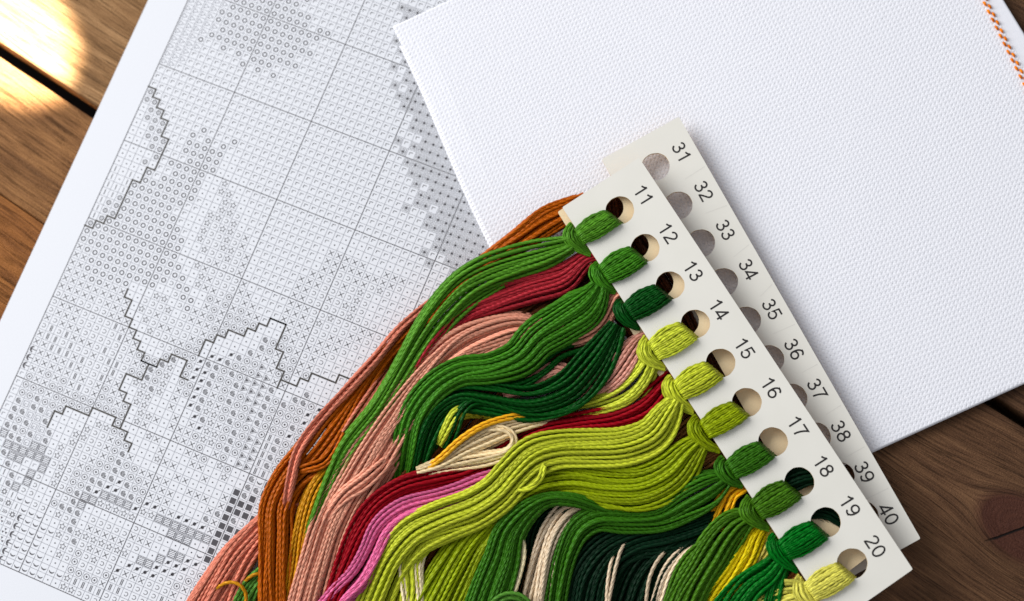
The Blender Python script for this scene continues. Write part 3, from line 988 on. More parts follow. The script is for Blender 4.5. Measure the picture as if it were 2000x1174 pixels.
def ribbon(pts, wd, V, Fc, z):
    P = np.asarray(pts, float)
    closed = np.linalg.norm(P[0] - P[-1]) < 1e-6
    if closed:
        P = P[:-1]
    n = len(P)
    off = []
    for i in range(n):
        pa = P[i - 1] if (closed or i > 0) else None
        pb_ = P[(i + 1) % n] if (closed or i < n - 1) else None
        d1 = (P[i] - pa) / np.linalg.norm(P[i] - pa) if pa is not None else None
        d2 = (pb_ - P[i]) / np.linalg.norm(pb_ - P[i]) if pb_ is not None else None
        if d1 is None:
            d1 = d2
        if d2 is None:
            d2 = d1
        n1, n2 = np.array([-d1[1], d1[0]]), np.array([-d2[1], d2[0]])
        m = n1 + n2
        m /= np.linalg.norm(m)
        off.append(m / max(m @ n1, 0.45) * wd / 2)
    off = np.array(off)
    b = len(V)
    for i in range(n):
        V.append((*(P[i] - off[i]), z))
        V.append((*(P[i] + off[i]), z))
    for i in range(n if closed else n - 1):
        j = (i + 1) % n
        Fc.append((b + 2 * i, b + 2 * j, b + 2 * j + 1, b + 2 * i + 1))


def number(txt, px, py, z, ang, parent, size):
    V, Fc = [], []
    for k, chh in enumerate(txt):
        for j, st in enumerate(DIGITS[chh]):
            ribbon([(x - 0.278 * len(txt) + 0.556 * k, y - 0.358) for x, y in st], 0.088, V, Fc, 0.00006 + 0.000004 * j)
    c = at(px, py, z)
    ca, sa = math.cos(ang), math.sin(ang)
    V = [(c[0] + size * (x * ca - y * sa), c[1] + size * (x * sa + y * ca), z + q) for x, y, q in V]
    o = mesh_obj('printed_number', V, Fc, [black_m.m], parent=parent)
    o['label'] = 'black printed number ' + txt


H1 = [(1210.7, 410.6), (1260, 484.5), (1308.5, 557.8), (1358, 632.6), (1407.5, 709), (1458.5, 786), (1509.5, 863.3), (1561, 941.6), (1612.8, 1020), (1664.6, 1100.4)]
H2 = [(1280.6, 325.4), (1325, 401), (1369, 475), (1413.5, 551), (1458, 626.5), (1503, 702), (1548, 778), (1594, 854), (1640, 931), (1687, 1008)]
N1 = [(1256.7, 380.6), (1305, 455), (1354, 529), (1404, 604), (1454, 680), (1506, 757), (1558, 833), (1608.5, 910), (1660, 988), (1710, 1067)]
N2 = [(1331, 297), (1374.5, 373), (1417, 449), (1462, 526), (1507.5, 604), (1551, 682), (1596, 760), (1642.5, 842), (1688.5, 922), (1736, 1004)]

card2 = thing('thread_card', 'white thread card with empty holes numbered 31 to 40 lying under the other cards', 'thread card', at(1500, 650, Z_BACK), 'numbered thread cards')
board('card_board', [(1175, 311), (1326, 228), (1798, 1052), (1646, 1136)], H2, Z_BACK, card_m.m, card2)
a2 = math.atan2(*(at(1736, 1004, Z_BACK) - at(1331, 297, Z_BACK))[[1, 0]])
for k, (x, y) in enumerate(N2):
    number(str(31 + k), x, y, Z_BACK, a2, card2, 0.0074)

crease_m = NT('card_score_crease')
crease_m.set(Base_Color=srgb(214, 212, 205), Roughness=0.7)
dl = np.array([1326 - 1175, 228 - 311]) / math.hypot(151, 83)
for (xa, ya), (xb, yb) in zip(N2, N2[1:]):
    mx, my = (xa + xb) / 2 + 2, (ya + yb) / 2 + 2
    q0 = at(mx + dl[0] * 24, my + dl[1] * 24, Z_BACK + 0.00003)
    q1 = at(mx - dl[0] * RNG.uniform(2, 30), my - dl[1] * RNG.uniform(2, 30), Z_BACK + 0.00003)
    nn_ = np.array([-(q1 - q0)[1], (q1 - q0)[0], 0])
    nn_ = nn_ / np.linalg.norm(nn_) * 0.00013
    if np.cross(q1 - q0, nn_)[2] < 0:
        nn_ = -nn_
    mesh_obj('score_line', [q0 - nn_, q1 - nn_ * 0.5, q1 + nn_ * 0.5, q0 + nn_], [(0, 1, 2, 3)], [crease_m.m], parent=card2)

card3 = thing('thread_card', 'cream thread card mostly hidden, peeking out left of the card numbered 11 to 20', 'thread card', at(1230, 560, Z_MID), 'numbered thread cards')
board('card_board', [(1089, 414), (1235, 318), (1440, 634), (1289, 737)], [(x - 21, y - 5) for x, y in H1[:4]], Z_MID, kraft_m.m, card3)

card4 = thing('thread_card', 'added cream card, its tone standing in for warm bounced light in holes 15 to 20 of the front card', 'thread card', at(1530, 880, 0.0128), 'numbered thread cards')
board('card_board', [(1375, 660), (1424, 629), (1712, 1074), (1640, 1130)], [], 0.0128, kraft_m.m, card4)  # extra card added to give the lower holes a warm bounced tone

card1 = thing('thread_card', 'white thread card numbered 11 to 20 with green and lime skeins tied through its holes', 'thread card', at(1440, 740, Z_FRONT), 'numbered thread cards')
board('card_board', [(1098, 405), (1248, 308), (1783, 1112), (1630, 1219)], H1, Z_FRONT, card_m.m, card1)
a1 = math.atan2(*(at(1710, 1067, Z_FRONT) - at(1256.7, 380.6, Z_FRONT))[[1, 0]])
for k, (x, y) in enumerate(N1):
    number(str(11 + k), x, y, Z_FRONT, a1, card1, 0.0074)

# ------------------------------------------------------------------ stitched line on the cloth
om = thread_mat('orange_stitch_cotton', srgb(255, 128, 16))
tb = Tubes()
k = 0
v = VS - 0.02
while v < VS + 0.06:
    for side in (0, 1):
        u_ = _s0[0] + SSK * (v - _s0[1]) + (0.00058 if side else -0.00058)
        v_ = v + (0.0018 if side else 0)
        t = np.linspace(-1, 1, 7)
        uu, vv = u_ + 0.00015 * t, v_ + 0.00105 * t
        P = np.stack([p0[0] + uu * eu[0] + vv * ev[0], p0[1] + uu * eu[1] + vv * ev[1], CZ - 0.0002 + 0.0006 * vnoise(u_, v_, 24, 5.0) * min(1, max(0, (v_ - 0) / 0.01)) + 0.00065 * (1 - t ** 2)], -1)
        tb.add(P, 0.00050 * np.sqrt(1.05 - t ** 2), lobe=0.08)
    v += 0.0036
tb.build('stitched_line', om, cloth)
# ------------------------------------------------------------------ skeins
GRP = 'embroidery floss skeins'
eL = (at(1552, 1097, Z_FRONT) - at(1098, 404, Z_FRONT))[:2]
eL /= np.linalg.norm(eL)
eO = np.array([eL[1], -eL[0]])
if (at(1137, 462, Z_FRONT) - at(1210, 411, Z_FRONT))[:2] @ eO < 0:
    eO = -eO


def loc3(h, l, o, z):
    """card frame (photo pixels along and out of the card, mm above it) to table space"""
    c = at(h[0], h[1], Z_FRONT)
    l, o, z = np.broadcast_arrays(np.asarray(l, float), np.asarray(o, float), np.asarray(z, float))
    return np.stack([c[0] + (l * eL[0] + o * eO[0]) * PX, c[1] + (l * eL[1] + o * eO[1]) * PX, Z_FRONT + z / 1000], -1)


def card_wrap(parent, mat, h, wide=1.0):
    """the band of strands from the hole over the card to its edge, and the loop it passes through"""
    tb = Tubes()
    n = 13
    for ly in range(2):
        for k in range(n - ly):
            q = (k + 0.5 + 0.5 * ly) / n * 2 - 1
            q = q + RNG.normal(0, 0.02)
            t = np.linspace(0, 1, 30)
            ctrl_o = 17 - 6 * q
            o = ctrl_o - 3 + (97 - ctrl_o + 3) * t
            wdt = (19 + 6.5 * np.sin(np.pi * np.clip(t * 1.05, 0, 1)) + 1.5 * (1 - t)) * wide
            l = 2 + q * wdt + 2.5 * (1 - t) + 0.7 * np.sin(t * 9 + k * 1.7)
            arch = np.clip(np.minimum(t / 0.13, (1 - t) / 0.10), 0, 1)
            arch = np.sin(arch * np.pi / 2)
            zz = -3.0 + (3.0 + 0.5 + 2.3 * math.sqrt(max(0, 1 - q * q * 0.92)) - ly * 0.9) * arch
            tb.add(loc3(h, l, o, zz), 2.35 * PX, lobe=0.24, lobes=3, pitch=0.0095 * RNG.uniform(0.85, 1.2))
    tb.build('card_wrap', mat, parent)
    tb = Tubes()
    n = 10
    KV = RNG.normal(0, 1, (4, 2)) * np.array([[3, 0.8], [5, 4], [5, 4], [4, 0.8]])
    for ly in range(2):
        for k in range(n):
            q = (k + 0.5) / n + RNG.normal(0, 0.02)
            A = np.array([-31 + 17 * q, 92 - 1 * q]) + KV[0]
            M1 = np.array([-25 + 20 * q, 127 - 30 * q]) + KV[1]
            M2 = np.array([8 + 8 * q, 133 - 35 * q]) + KV[2]
            E_ = np.array([44 - 10 * q, 94 - 6 * q]) + KV[3]
            t = np.linspace(0, 1, 26)[:, None]
            c = (1 - t) ** 3 * A + 3 * t * (1 - t) ** 2 * M1 + 3 * t * t * (1 - t) * M2 + t ** 3 * E_
            t = t[:, 0]
            zz = -2.2 + (2.3 + 1.3 * math.sin(math.pi * (0.08 + 0.84 * min(max(q, 0), 1))) - ly * 0.9) * np.sin(np.pi * np.clip(t, 0.02, 0.98)) ** 0.55
            zz = zz + RNG.normal(0, 0.12) + 0.15 * np.sin(t * 7 + k * 2.1)
            c = c + RNG.normal(0, 0.6, 2)
            tb.add(loc3(h, c[:, 0], c[:, 1], zz), 2.1 * PX, lobe=0.24, lobes=3, pitch=0.0095 * RNG.uniform(0.85, 1.2))
    tb.build('knot', mat, parent)


def skein(label, col, paths, hole=None, loose=None, wide=1.0, mname='cotton', rough=0.34):
    mat = thread_mat(mname, srgb(*col), rough)
    p = paths[0][0]
    t = thing('thread_skein', label, 'thread skein', at(p[0][0], p[0][1], max(p[0][2], 1) / 1000), GRP)
    for pp in paths:
        tb = Tubes()
        bundle(tb, pp[0], **(pp[1] if len(pp) > 1 else {}))
        tb.build('hanging_threads', mat, t)
    if hole is not None:
        card_wrap(t, mat, H1[hole], wide * RNG.uniform(0.92, 1.1))
    if loose:
        for lp in loose:
            lt = Tubes()
            loose_thread(lt, lp)
            lt.build('loose_thread', mat, t)
    return t


# skeins tied to the front card
skein('grass green skein tied at hole 11, topmost on the card', (74, 128, 30), [
    (path((Bz, 700, 335, 17, 13), (Bz, 640, 360, 16, 19), (Bz, 540, 395, 15, 27), (Bz, 400, 435, 14, 31), (Bz, 200, 505, 14, 32), (Bz, 60, 590, 13.5, 30), (Z0, 842, 628, 13, 25), (Z0, 790, 712, 12, 20), (Z0, 740, 795, 11, 18), (Cz, 875, 300, 10.5, 19), (Cz, 785, 500, 10, 18), (Cz, 710, 690, 9, 14), (Cz, 658, 810, 7, 8), (Z0, 598, 1110, 4, 7), (Z0, 590, 1190, 3, 7)),),
    (path((Z0, 985, 552, 12.5, 6), (Z0, 925, 588, 13, 8), (Z0, 868, 640, 12.5, 8), (Z0, 825, 705, 11, 7), (Z0, 785, 775, 7, 6)), dict(layers=2))],
    hole=0, mname='grass_green_cotton', wide=0.92)
skein('leaf green skein tied at hole 12 waving over the dusty pink threads', (56, 116, 22), [
    (path((Bz, 855, 570, 17, 14), (Bz, 835, 620, 17, 22), (Bz, 775, 700, 17, 36), (Bz, 640, 790, 16.5, 38), (Bz, 500, 880, 16, 36), (Bz, 400, 990, 15.5, 33), (Bz, 230, 1055, 15, 27), (Bz, 60, 1075, 14.5, 25), (Z0, 848, 758, 14, 24), (Z0, 808, 812, 12, 23), (Z0, 793, 870, 10, 22), (Z0, 786, 920, 7, 18), (Z0, 776, 975, 4, 12)),)],
    hole=1, mname='leaf_green_cotton')
skein('deep forest green skein tied at hole 13', (6, 68, 16), [
    (path((Z0, 1207, 632, 15.5, 14), (Z0, 1190, 663, 15, 24), (Z0, 1160, 710, 14.5, 35), (Z0, 1112, 762, 14, 37), (Z0, 1040, 787, 13, 33), (Z0, 960, 776, 12.5, 31), (Z0, 897, 771, 12, 32), (Z0, 852, 800, 11, 30), (Z0, 826, 852, 10, 28), (Z0, 812, 910, 7, 22), (Z0, 802, 970, 3, 14)),),
    (path((Z0, 1200, 640, 14, 8), (Z0, 1150, 672, 13.5, 12), (Z0, 1095, 692, 13, 13), (Z0, 1060, 722, 13, 13), (Z0, 1010, 748, 12.5, 12), (Z0, 950, 748, 12, 11), (Z0, 890, 748, 10, 8)), dict(layers=2)),
    (path((Z0, 980, 790, 10, 6), (Z0, 925, 783, 13.5, 7), (Z0, 900, 805, 13.5, 8), (Z0, 888, 838, 13, 8), (Z0, 872, 880, 9, 7)), dict(layers=2))],
    hole=2, mname='forest_green_cotton')
skein('pale lime skein tied at hole 14 diving under the forest green one', (194, 204, 58), [
    (path((Z0, 1268, 708, 16, 14), (Z0, 1256, 735, 15, 19), (Z0, 1225, 770, 13, 23), (Z0, 1170, 794, 11, 18), (Z0, 1090, 808, 9, 16), (Z0, 1000, 815, 8, 14), (Z0, 930, 800, 9, 14), (Z0, 893, 808, 12, 12), (Z0, 872, 842, 12, 9), (Z0, 857, 872, 8, 7)),)],
    hole=3, mname='pale_lime_cotton', wide=1.12)
skein('bright lime skein tied at hole 15 sweeping over crimson and pink threads', (186, 196, 48), [
    (path((Z0, 1322, 780, 17, 13), (Z0, 1303, 812, 16.5, 26), (Z0, 1276, 850, 16, 32), (Z0, 1221, 873, 15.5, 33), (Z0, 1152, 877, 15, 33), (Z0, 1090, 879, 15, 33), (Z0, 1044, 893, 15, 36), (Z0, 1008, 925, 15, 35), (Z0, 972, 965, 15, 36), (Z0, 924, 996, 14.5, 37), (Z0, 866, 1018, 14, 38), (Z0, 808, 1048, 13, 38), (Z0, 768, 1093, 11, 36), (Z0, 745, 1140, 9, 36), (Z0, 722, 1200, 7, 36)),),
    (path((Z0, 880, 1040, 13.5, 14), (Z0, 826, 1060, 12.5, 15), (Z0, 803, 1100, 11, 17), (Z0, 806, 1145, 10, 19), (Z0, 800, 1200, 9, 20)), dict(layers=2, loose=2))],
    hole=4, loose=[[(1065, 910, 19), (1058, 935, 19), (1035, 955, 19), (1012, 958, 18.5)], [(1062, 906, 18), (1048, 940, 19.5), (1020, 957, 18)]], mname='bright_lime_cotton', wide=1.05)
skein('olive lime skein tied at hole 16', (140, 158, 12), [
    (path((Z0, 1372, 858, 16.5, 13), (Z0, 1345, 885, 16, 28), (Z0, 1310, 925, 15, 38), (Z0, 1255, 952, 14, 41), (Z0, 1187, 953, 13, 40), (Z0, 1118, 943, 12.5, 36), (Z0, 1062, 950, 12, 34), (Z0, 1018, 972, 12, 32), (Z0, 968, 1012, 11.5, 32), (Z0, 922, 1063, 11, 36), (Z0, 892, 1115, 10, 42), (Z0, 850, 1200, 9, 48)),)],
    hole=5, mname='olive_lime_cotton')
skein('mid green skein tied at hole 17 running along below the olive lime one', (52, 106, 18), [
    (path((Z0, 1420, 932, 16, 13), (Z0, 1385, 950, 15, 30), (Z0, 1340, 975, 13.5, 34), (Z0, 1289, 1006, 12.5, 26), (Z0, 1222, 1012, 12, 24), (Z0, 1168, 1012, 12, 23), (Z0, 1132, 1033, 11.5, 23), (Z0, 1110, 1076, 11, 21), (Z0, 1098, 1120, 10.5, 20), (Z0, 1085, 1200, 10, 20)),),
    (path((Z0, 1300, 1010, 6, 8), (Z0, 1200, 1000, 11, 9), (Z0, 1120, 976, 15, 10), (Z0, 1072, 975, 15, 11), (Z0, 1033, 996, 14.5, 18), (Z0, 995, 1040, 13.5, 28), (Z0, 980, 1095, 12.5, 34), (Z0, 958, 1155, 11.5, 38), (Z0, 940, 1210, 11, 40)),)],
    hole=6, mname='mid_green_cotton')
skein('moss green skein tied at hole 18 with a few yellow threads behind it', (64, 110, 18), [
    (path((Z0, 1466, 1010, 16, 13), (Z0, 1440, 1022, 15.5, 24), (Z0, 1413, 1052, 15, 30), (Z0, 1393, 1085, 14.5, 32), (Z0, 1372, 1120, 14, 30), (Z0, 1350, 1160, 13, 32), (Z0, 1330, 1215, 12, 34)),),
    (path((Z0, 1400, 1060, 14, 14), (Z0, 1362, 1085, 13.5, 16), (Z0, 1340, 1120, 13, 20), (Z0, 1325, 1165, 12, 22), (Z0, 1310, 1215, 11, 24)), dict(layers=2))],
    hole=7, mname='moss_green_cotton')
skein('emerald green skein tied at hole 19', (0, 100, 22), [
    (path((Z0, 1522, 1092, 16, 13), (Z0, 1500, 1118, 15.5, 20), (Z0, 1468, 1140, 15, 24), (Z0, 1440, 1172, 14, 28), (Z0, 1415, 1215, 13, 32)),),
    (path((Z0, 1530, 1100, 15, 10), (Z0, 1518, 1132, 14.5, 14), (Z0, 1508, 1165, 14, 18), (Z0, 1500, 1215, 13, 20)),)],
    hole=8, mname='emerald_green_cotton')
skein('pale yellow green skein tied at hole 20, lowest on the card', (212, 206, 88), [
    (path((Z0, 1570, 1160, 16, 13), (Z0, 1545, 1166, 15, 18), (Z0, 1515, 1176, 14, 22), (Z0, 1480, 1200, 13, 24)),),
    (path((Z0, 1575, 1150, 16.5, 8), (Z0, 1552, 1142, 16.5, 8), (Z0, 1530, 1144, 16, 9)), dict(layers=2))],
    hole=9, mname='pale_yellow_green_cotton')

# skeins of the hidden card, showing below the green ones
skein('rust orange skein along the left rim of the pile, its top behind the card', (172, 84, 6), [
    (path((Z0, 1150, 392, 10.5, 16), (Z0, 1108, 412, 10.5, 20), (Z0, 1068, 432, 10.5, 24), (Z0, 1016, 468, 11, 20), (Z0, 960, 505, 9, 16), (Z0, 890, 560, 7, 14), (Z0, 822, 628, 6, 12), (Z0, 745, 706, 6, 14), (Z0, 695, 772, 6, 26), (Z0, 660, 826, 6.5, 38), (Z0, 612, 890, 6.5, 38), (Z0, 566, 938, 7, 32), (Z0, 540, 990, 8, 30), (Z0, 537, 1050, 8.5, 29), (Z0, 536, 1115, 8, 28), (Z0, 538, 1200, 7, 28)), dict(loose=1.7, layers=4)),
    (path((Z0, 1130, 384, 11.5, 6), (Z0, 1064, 408, 12, 7), (Z0, 1012, 450, 12, 6), (Z0, 965, 493, 11, 5)), dict(layers=2, loose=2)),
    (path((Z0, 672, 842, 8.5, 7), (Z0, 652, 880, 9.5, 8), (Z0, 632, 905, 10, 8), (Z0, 605, 914, 10, 7), (Z0, 584, 920, 9, 5)), dict(layers=2, loose=2))],
    mname='rust_orange_cotton')
skein('mustard gold skein between the rust orange and the grass green one', (205, 138, 18), [
    (path((Z0, 700, 840, 5, 8), (Z0, 655, 902, 7, 14), (Z0, 618, 950, 8, 17), (Z0, 600, 995, 8, 18), (Z0, 586, 1053, 8, 16), (Z0, 579, 1115, 7.5, 18), (Z0, 566, 1200, 7, 18)), dict(layers=4))],
    loose=[[(410, 1162, 5), (425, 1148, 7), (440, 1139, 8.5), (458, 1138, 9), (472, 1146, 9), (480, 1160, 8), (480, 1180, 7)], [(478, 1136, 6), (490, 1126, 8), (502, 1121, 8), (512, 1124, 7)]], mname='mustard_gold_cotton')
skein('thin coral skein twisting over the rust orange threads', (212, 122, 98), [
    (path((Z0, 880, 560, 6, 4), (Z0, 840, 592, 7.5, 5), (Z0, 785, 640, 8, 7), (Z0, 735, 702, 9, 9), (Z0, 690, 752, 9.5, 9), (Z0, 634, 812, 9.5, 8), (Z0, 601, 852, 10, 8), (Z0, 581, 888, 10.5, 7), (Z0, 568, 944, 11, 7), (Z0, 561, 985, 9, 5), (Z0, 560, 1020, 4, 4)),),
    (path((Z0, 760, 720, 5, 6), (Z0, 712, 790, 8, 6), (Z0, 680, 838, 8, 6), (Z0, 655, 880, 7, 5)), dict(layers=2)),
    (path((Z0, 600, 990, 5, 10), (Z0, 535, 1010, 4.5, 18), (Z0, 497, 1048, 5, 25), (Z0, 465, 1086, 5, 30), (Z0, 435, 1135, 4.5, 34), (Z0, 410, 1180, 4, 38), (Z0, 390, 1220, 3.5, 42)), dict(layers=4))],
    mname='coral_cotton')
skein('brick red skein running below the grass green one', (160, 38, 48), [
    (path((Bz, 850, 415, 14.5, 10), (Bz, 790, 420, 14.5, 14), (Bz, 730, 470, 14, 18), (Bz, 650, 540, 13, 27), (Bz, 450, 600, 12, 28), (Bz, 250, 668, 11.5, 24), (Bz, 80, 735, 11, 20), (Z0, 868, 645, 12, 15), (Z0, 832, 692, 12, 12), (Z0, 803, 745, 10, 9), (Z0, 780, 810, 6, 8)),),
    (path((Bz, 60, 900, 10, 6), (Bz, -20, 935, 11.8, 6), (Bz, -80, 975, 11.5, 5), (Z0, 825, 740, 9, 4)), dict(layers=2))],
    mname='brick_red_cotton')
skein('wide salmon pink skein flowing down the middle of the pile', (228, 154, 128), [
    (path((Z0, 1225, 568, 14, 9), (Z0, 1203, 578, 14, 11), (Z0, 1188, 606, 14, 14), (Z0, 1168, 636, 14, 16), (Z0, 1125, 658, 13.5, 15), (Z0, 1070, 650, 11, 18), (Z0, 1016, 638, 11, 26), (Z0, 952, 656, 11, 36), (Z0, 900, 682, 11, 40), (Z0, 850, 725, 11, 38), (Z0, 806, 775, 10.5, 36), (Z0, 772, 822, 10, 38), (Z0, 733, 886, 10, 42), (Z0, 700, 944, 10, 42), (Z0, 672, 995, 9.5, 42), (Z0, 650, 1046, 9, 42), (Z0, 634, 1098, 8.5, 42), (Z0, 620, 1142, 8, 42), (Z0, 602, 1210, 7, 42)), dict(layers=4, loose=1.3)),
    (path((Z0, 785, 870, 6, 10), (Z0, 748, 905, 11.5, 12), (Z0, 712, 938, 13, 14), (Z0, 672, 968, 12.5, 13), (Z0, 640, 1010, 10, 11), (Z0, 615, 1060, 5, 10)), dict(layers=2, loose=1.6))],
    mname='salmon_pink_cotton')
skein('dusty pink skein beside hole 14, half covered by forest green threads', (216, 150, 132), [
    (path((Z0, 1268, 655, 13, 10), (Z0, 1252, 662, 13.5, 12), (Z0, 1240, 680, 14, 21), (Z0, 1220, 712, 14, 26), (Z0, 1197, 743, 13, 22), (Z0, 1160, 765, 10, 16), (Z0, 1120, 740, 11, 16), (Z0, 1085, 726, 12, 16), (Z0, 1040, 748, 11, 14), (Z0, 980, 770, 8, 12)),),
    (path((Bz, 90, 1140, 9.5, 9), (Bz, 0, 1150, 12.5, 9), (Z0, 860, 760, 12, 8), (Z0, 835, 785, 9, 6)), dict(layers=2))],
    mname='dusty_pink_cotton')
skein('crimson red skein crossing the whole pile', (140, 2, 20), [
    (path((Z0, 1330, 722, 13, 14), (Z0, 1302, 752, 13, 20), (Z0, 1262, 798, 12.5, 31), (Z0, 1204, 822, 12, 26), (Z0, 1135, 830, 11.5, 20), (Z0, 1067, 841, 11, 19), (Z0, 1016, 862, 9.5, 18), (Z0, 960, 900, 9, 19), (Z0, 914, 925, 11, 21), (Z0, 857, 938, 12, 21), (Z0, 789, 955, 12.5, 21), (Z0, 738, 990, 12, 23), (Z0, 704, 1040, 11.5, 23), (Z0, 680, 1091, 11, 20), (Z0, 660, 1138, 10, 16), (Z0, 636, 1200, 9, 14)), dict(layers=4))],
    mname='crimson_red_cotton', rough=0.55)
skein('candy pink skein alongside the crimson one', (220, 100, 146), [
    (path((Z0, 1310, 890, 11, 14), (Z0, 1285, 900, 11.5, 13), (Z0, 1238, 917, 11.5, 12), (Z0, 1170, 915, 11, 10), (Z0, 1084, 914, 11, 12), (Z0, 1033, 922, 11, 15), (Z0, 948, 944, 12, 19), (Z0, 900, 962, 12.5, 19), (Z0, 857, 975, 12.5, 19), (Z0, 789, 995, 12.5, 21), (Z0, 746, 1030, 12.5, 22), (Z0, 722, 1081, 12, 21), (Z0, 698, 1125, 11, 23), (Z0, 664, 1160, 10, 24), (Z0, 628, 1205, 9, 24)), dict(layers=4))],
    mname='candy_pink_cotton')
skein('cream skein with a loop lying beside the crimson threads', (240, 212, 164), [
    (path((Z0, 1130, 812, 8, 8), (Z0, 1062, 819, 11, 9), (Z0, 1000, 832, 12.5, 16), (Z0, 950, 852, 12.5, 20), (Z0, 905, 876, 12.5, 16), (Z0, 860, 905, 12.5, 11), (Z0, 812, 922, 12, 7)), dict(loose=1.8)),
    (path((Z0, 930, 842, 11, 5), (Z0, 968, 838, 13, 5), (Z0, 996, 844, 13.5, 5), (Z0, 1005, 862, 13.5, 5), (Z0, 992, 883, 13.5, 8), (Z0, 950, 895, 13.2, 12), (Z0, 900, 903, 12.8, 12), (Z0, 850, 914, 12, 9), (Z0, 812, 926, 10, 6)), dict(loose=1.8, layers=2))],
    mname='cream_cotton')
skein('golden yellow threads crossing the cream skein', (236, 170, 32), [
    (path((Z0, 1075, 812, 8, 5), (Z0, 1016, 812, 13, 6), (Z0, 950, 828, 14.5, 6), (Z0, 902, 857, 14.5, 6), (Z0, 860, 895, 14, 6), (Z0, 830, 917, 12, 5)), dict(layers=2))],
    mname='golden_yellow_cotton')
skein('brown skein showing between holes 15 and 17 at the card edge', (140, 92, 48), [
    (path((Z0, 1420, 760, 12, 16), (Z0, 1385, 795, 12, 18), (Z0, 1350, 822, 12, 22), (Z0, 1318, 848, 11, 22), (Z0, 1270, 890, 8, 20), (Z0, 1200, 915, 6, 20), (Z0, 1130, 900, 6, 20), (Z0, 1060, 940, 5, 20)),),
    (path((Z0, 1470, 838, 12, 16), (Z0, 1428, 868, 12, 18), (Z0, 1385, 890, 12, 20), (Z0, 1330, 925, 9, 22), (Z0, 1260, 960, 6, 24), (Z0, 1180, 960, 6, 24)),)],
    mname='brown_cotton')
skein('amber yellow skein emerging between the knots of holes 17 and 18', (238, 172, 22), [
    (path((Z0, 1475, 930, 12, 9), (Z0, 1448, 950, 13.5, 12), (Z0, 1427, 962, 14, 14), (Z0, 1413, 992, 13, 16), (Z0, 1400, 1026, 11, 13), (Z0, 1385, 1070, 8, 12), (Z0, 1360, 1120, 6, 12)),)],
    mname='amber_yellow_cotton')
skein('bright yellow skein between the moss green and emerald ones', (244, 212, 14), [
    (path((Z0, 1515, 1008, 12, 9), (Z0, 1492, 1022, 13, 13), (Z0, 1473, 1044, 13.5, 18), (Z0, 1458, 1081, 13.5, 21), (Z0, 1434, 1125, 13, 23), (Z0, 1404, 1166, 12, 24), (Z0, 1380, 1210, 11, 24)), dict(layers=4))],
    mname='bright_yellow_cotton')
skein('pale straw yellow skein half hidden beside the emerald knot', (228, 208, 96), [
    (path((Z0, 1530, 1030, 12, 8), (Z0, 1512, 1040, 12.5, 12), (Z0, 1496, 1074, 12.5, 15), (Z0, 1478, 1105, 12, 14), (Z0, 1455, 1155, 10, 12), (Z0, 1440, 1200, 9, 12)),)],
    mname='straw_yellow_cotton')
skein('copper brown skein at the card edge above the pale yellow green knot', (150, 88, 42), [
    (path((Z0, 1590, 1090, 11, 12), (Z0, 1560, 1112, 12, 16), (Z0, 1535, 1136, 11, 18), (Z0, 1500, 1180, 9, 20), (Z0, 1480, 1215, 8, 20)),)],
    mname='copper_brown_cotton')
skein('bottle green skein, nearly black, deep in the lower part of the pile', (4, 34, 17), [
    (path((Z0, 1620, 925, 14, 14), (Z0, 1570, 925, 14, 20), (Z0, 1500, 955, 12, 26), (Z0, 1440, 990, 10.5, 32), (Z0, 1374, 1018, 9.5, 40), (Z0, 1306, 1040, 9, 40), (Z0, 1240, 1056, 9, 38), (Z0, 1190, 1085, 9, 46), (Z0, 1160, 1130, 8, 54), (Z0, 1145, 1210, 7, 58)), dict(layers=4, loose=1.4)),
    (path((Z0, 1420, 1030, 8, 24), (Z0, 1360, 1050, 8.5, 30), (Z0, 1310, 1085, 8.5, 38), (Z0, 1270, 1130, 8.5, 46), (Z0, 1245, 1210, 8, 54)), dict(layers=4, loose=1.4)),
    (path((Z0, 1110, 985, 9, 14), (Z0, 1060, 1005, 9.5, 14), (Z0, 1040, 1045, 9, 14), (Z0, 1034, 1100, 8.5, 13), (Z0, 1015, 1160, 8, 12), (Z0, 1000, 1210, 7, 12)), dict(loose=1.5)),
    (path((Z0, 1660, 1030, 12.5, 12), (Z0, 1610, 1000, 13, 16), (Z0, 1550, 1005, 12, 20), (Z0, 1500, 1040, 10, 24), (Z0, 1460, 1080, 8, 26), (Z0, 1430, 1140, 7, 26), (Z0, 1400, 1210, 6, 26)),)],
    mname='bottle_green_cotton', rough=0.5)
skein('beige skein hanging straight down at the bottom edge', (226, 202, 170), [
    (path((Z0, 1150, 985, 8, 16), (Z0, 1112, 1003, 9.5, 22), (Z0, 1086, 1035, 10, 22), (Z0, 1068, 1081, 10, 23), (Z0, 1054, 1149, 9.5, 26), (Z0, 1046, 1210, 9, 28)), dict(loose=1.6)),
    (path((Z0, 1420, 1040, 5, 6), (Z0, 1378, 1056, 9, 7), (Z0, 1336, 1080, 11, 9), (Z0, 1308, 1118, 11.5, 12), (Z0, 1290, 1174, 11, 13), (Z0, 1280, 1210, 10, 13)), dict(layers=2, loose=1.5))],
    loose=[[(1290, 1035, 4), (1250, 1046, 6.5), (1218, 1066, 11.5), (1205, 1100, 13), (1196, 1140, 13), (1186, 1190, 12)], [(1385, 1030, 4), (1335, 1052, 6.5), (1292, 1085, 11.5), (1270, 1125, 12.5), (1260, 1190, 11)], [(1230, 1040, 4), (1200, 1080, 11), (1188, 1130, 12.5), (1184, 1195, 12)]],
    mname='beige_cotton')
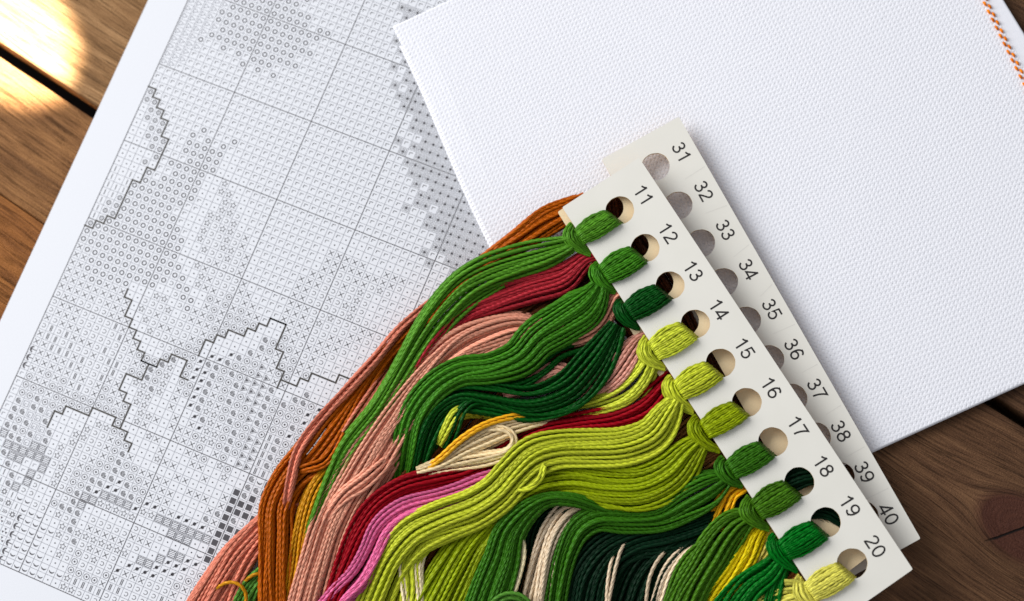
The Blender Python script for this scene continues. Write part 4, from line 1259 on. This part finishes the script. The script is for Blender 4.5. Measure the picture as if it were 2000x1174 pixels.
skein('pale cream threads lying between the lime and the beige skeins', (240, 220, 176), [
    (path((Z0, 1010, 1015, 9, 6), (Z0, 1017, 1045, 11, 7), (Z0, 1020, 1085, 12, 9), (Z0, 1006, 1135, 11.5, 11), (Z0, 984, 1195, 11, 12)), dict(layers=2, loose=1.6)),
    (path((Z0, 852, 1032, 9, 9), (Z0, 832, 1056, 10.5, 10), (Z0, 818, 1100, 11, 9), (Z0, 820, 1150, 10.5, 9), (Z0, 822, 1205, 10, 9)), dict(layers=2)),
    (path((Z0, 800, 1060, 10, 5), (Z0, 786, 1085, 12, 5), (Z0, 787, 1130, 11.5, 6), (Z0, 797, 1200, 11, 6)), dict(layers=2))],
    mname='pale_cream_cotton')
skein('fir green skein at the lower left rim under the gold loop', (76, 128, 44), [
    (path((Z0, 560, 1090, 4, 10), (Z0, 518, 1118, 5, 14), (Z0, 492, 1145, 5, 18), (Z0, 474, 1180, 4.5, 20), (Z0, 462, 1215, 4, 20)), dict(layers=4)),
    (path((Z0, 1040, 1200, 12, 10), (Z0, 1018, 1172, 13.5, 10), (Z0, 990, 1168, 13.5, 10), (Z0, 965, 1185, 13, 10), (Z0, 950, 1215, 12, 10)), dict(layers=2))],
    mname='fir_green_cotton')
skein('chestnut brown filler threads added so gaps in the pile look shaded', (104, 58, 24), [  # filler under the pile, dark so openings between skeins read as shade
    (path((Z0, 1200, 905, 4, 40), (Z0, 1100, 930, 4, 60), (Z0, 980, 990, 4, 60), (Z0, 900, 1050, 4, 60), (Z0, 850, 1120, 4, 70), (Z0, 820, 1215, 4, 80)),),
    (path((Z0, 1200, 760, 5, 40), (Z0, 1100, 700, 5, 40), (Z0, 980, 740, 5, 46), (Z0, 880, 850, 5, 50), (Z0, 780, 960, 4.5, 50), (Z0, 680, 1080, 4, 60), (Z0, 620, 1215, 3, 60)),),
    (path((Z0, 790, 690, 3, 10), (Z0, 720, 770, 3, 26), (Z0, 650, 900, 3, 34), (Z0, 600, 980, 3, 40), (Z0, 560, 1090, 3, 44), (Z0, 540, 1215, 3, 44)),)],
    mname='chestnut_brown_cotton')
skein('dark brown filler threads added so gaps along the tied card edge look shaded', (74, 38, 18), [  # filler below the cards, dark so holes and knot gaps read as shade
    (path((Z0, 1185, 385, 8, 34), (Z0, 1190, 450, 8, 48), (Z0, 1232, 540, 8, 62), (Z0, 1280, 622, 8, 64), (Z0, 1335, 710, 8, 54), (Z0, 1388, 795, 8, 52), (Z0, 1440, 890, 7, 50), (Z0, 1495, 990, 7, 50), (Z0, 1550, 1090, 7, 48), (Z0, 1605, 1190, 7, 44)),),
    (path((Z0, 1190, 520, 7, 30), (Z0, 1130, 560, 6.5, 44), (Z0, 1060, 610, 6, 50), (Z0, 980, 670, 6, 50), (Z0, 900, 750, 5.5, 46), (Z0, 830, 850, 5, 46)),)],
    mname='dark_brown_cotton')
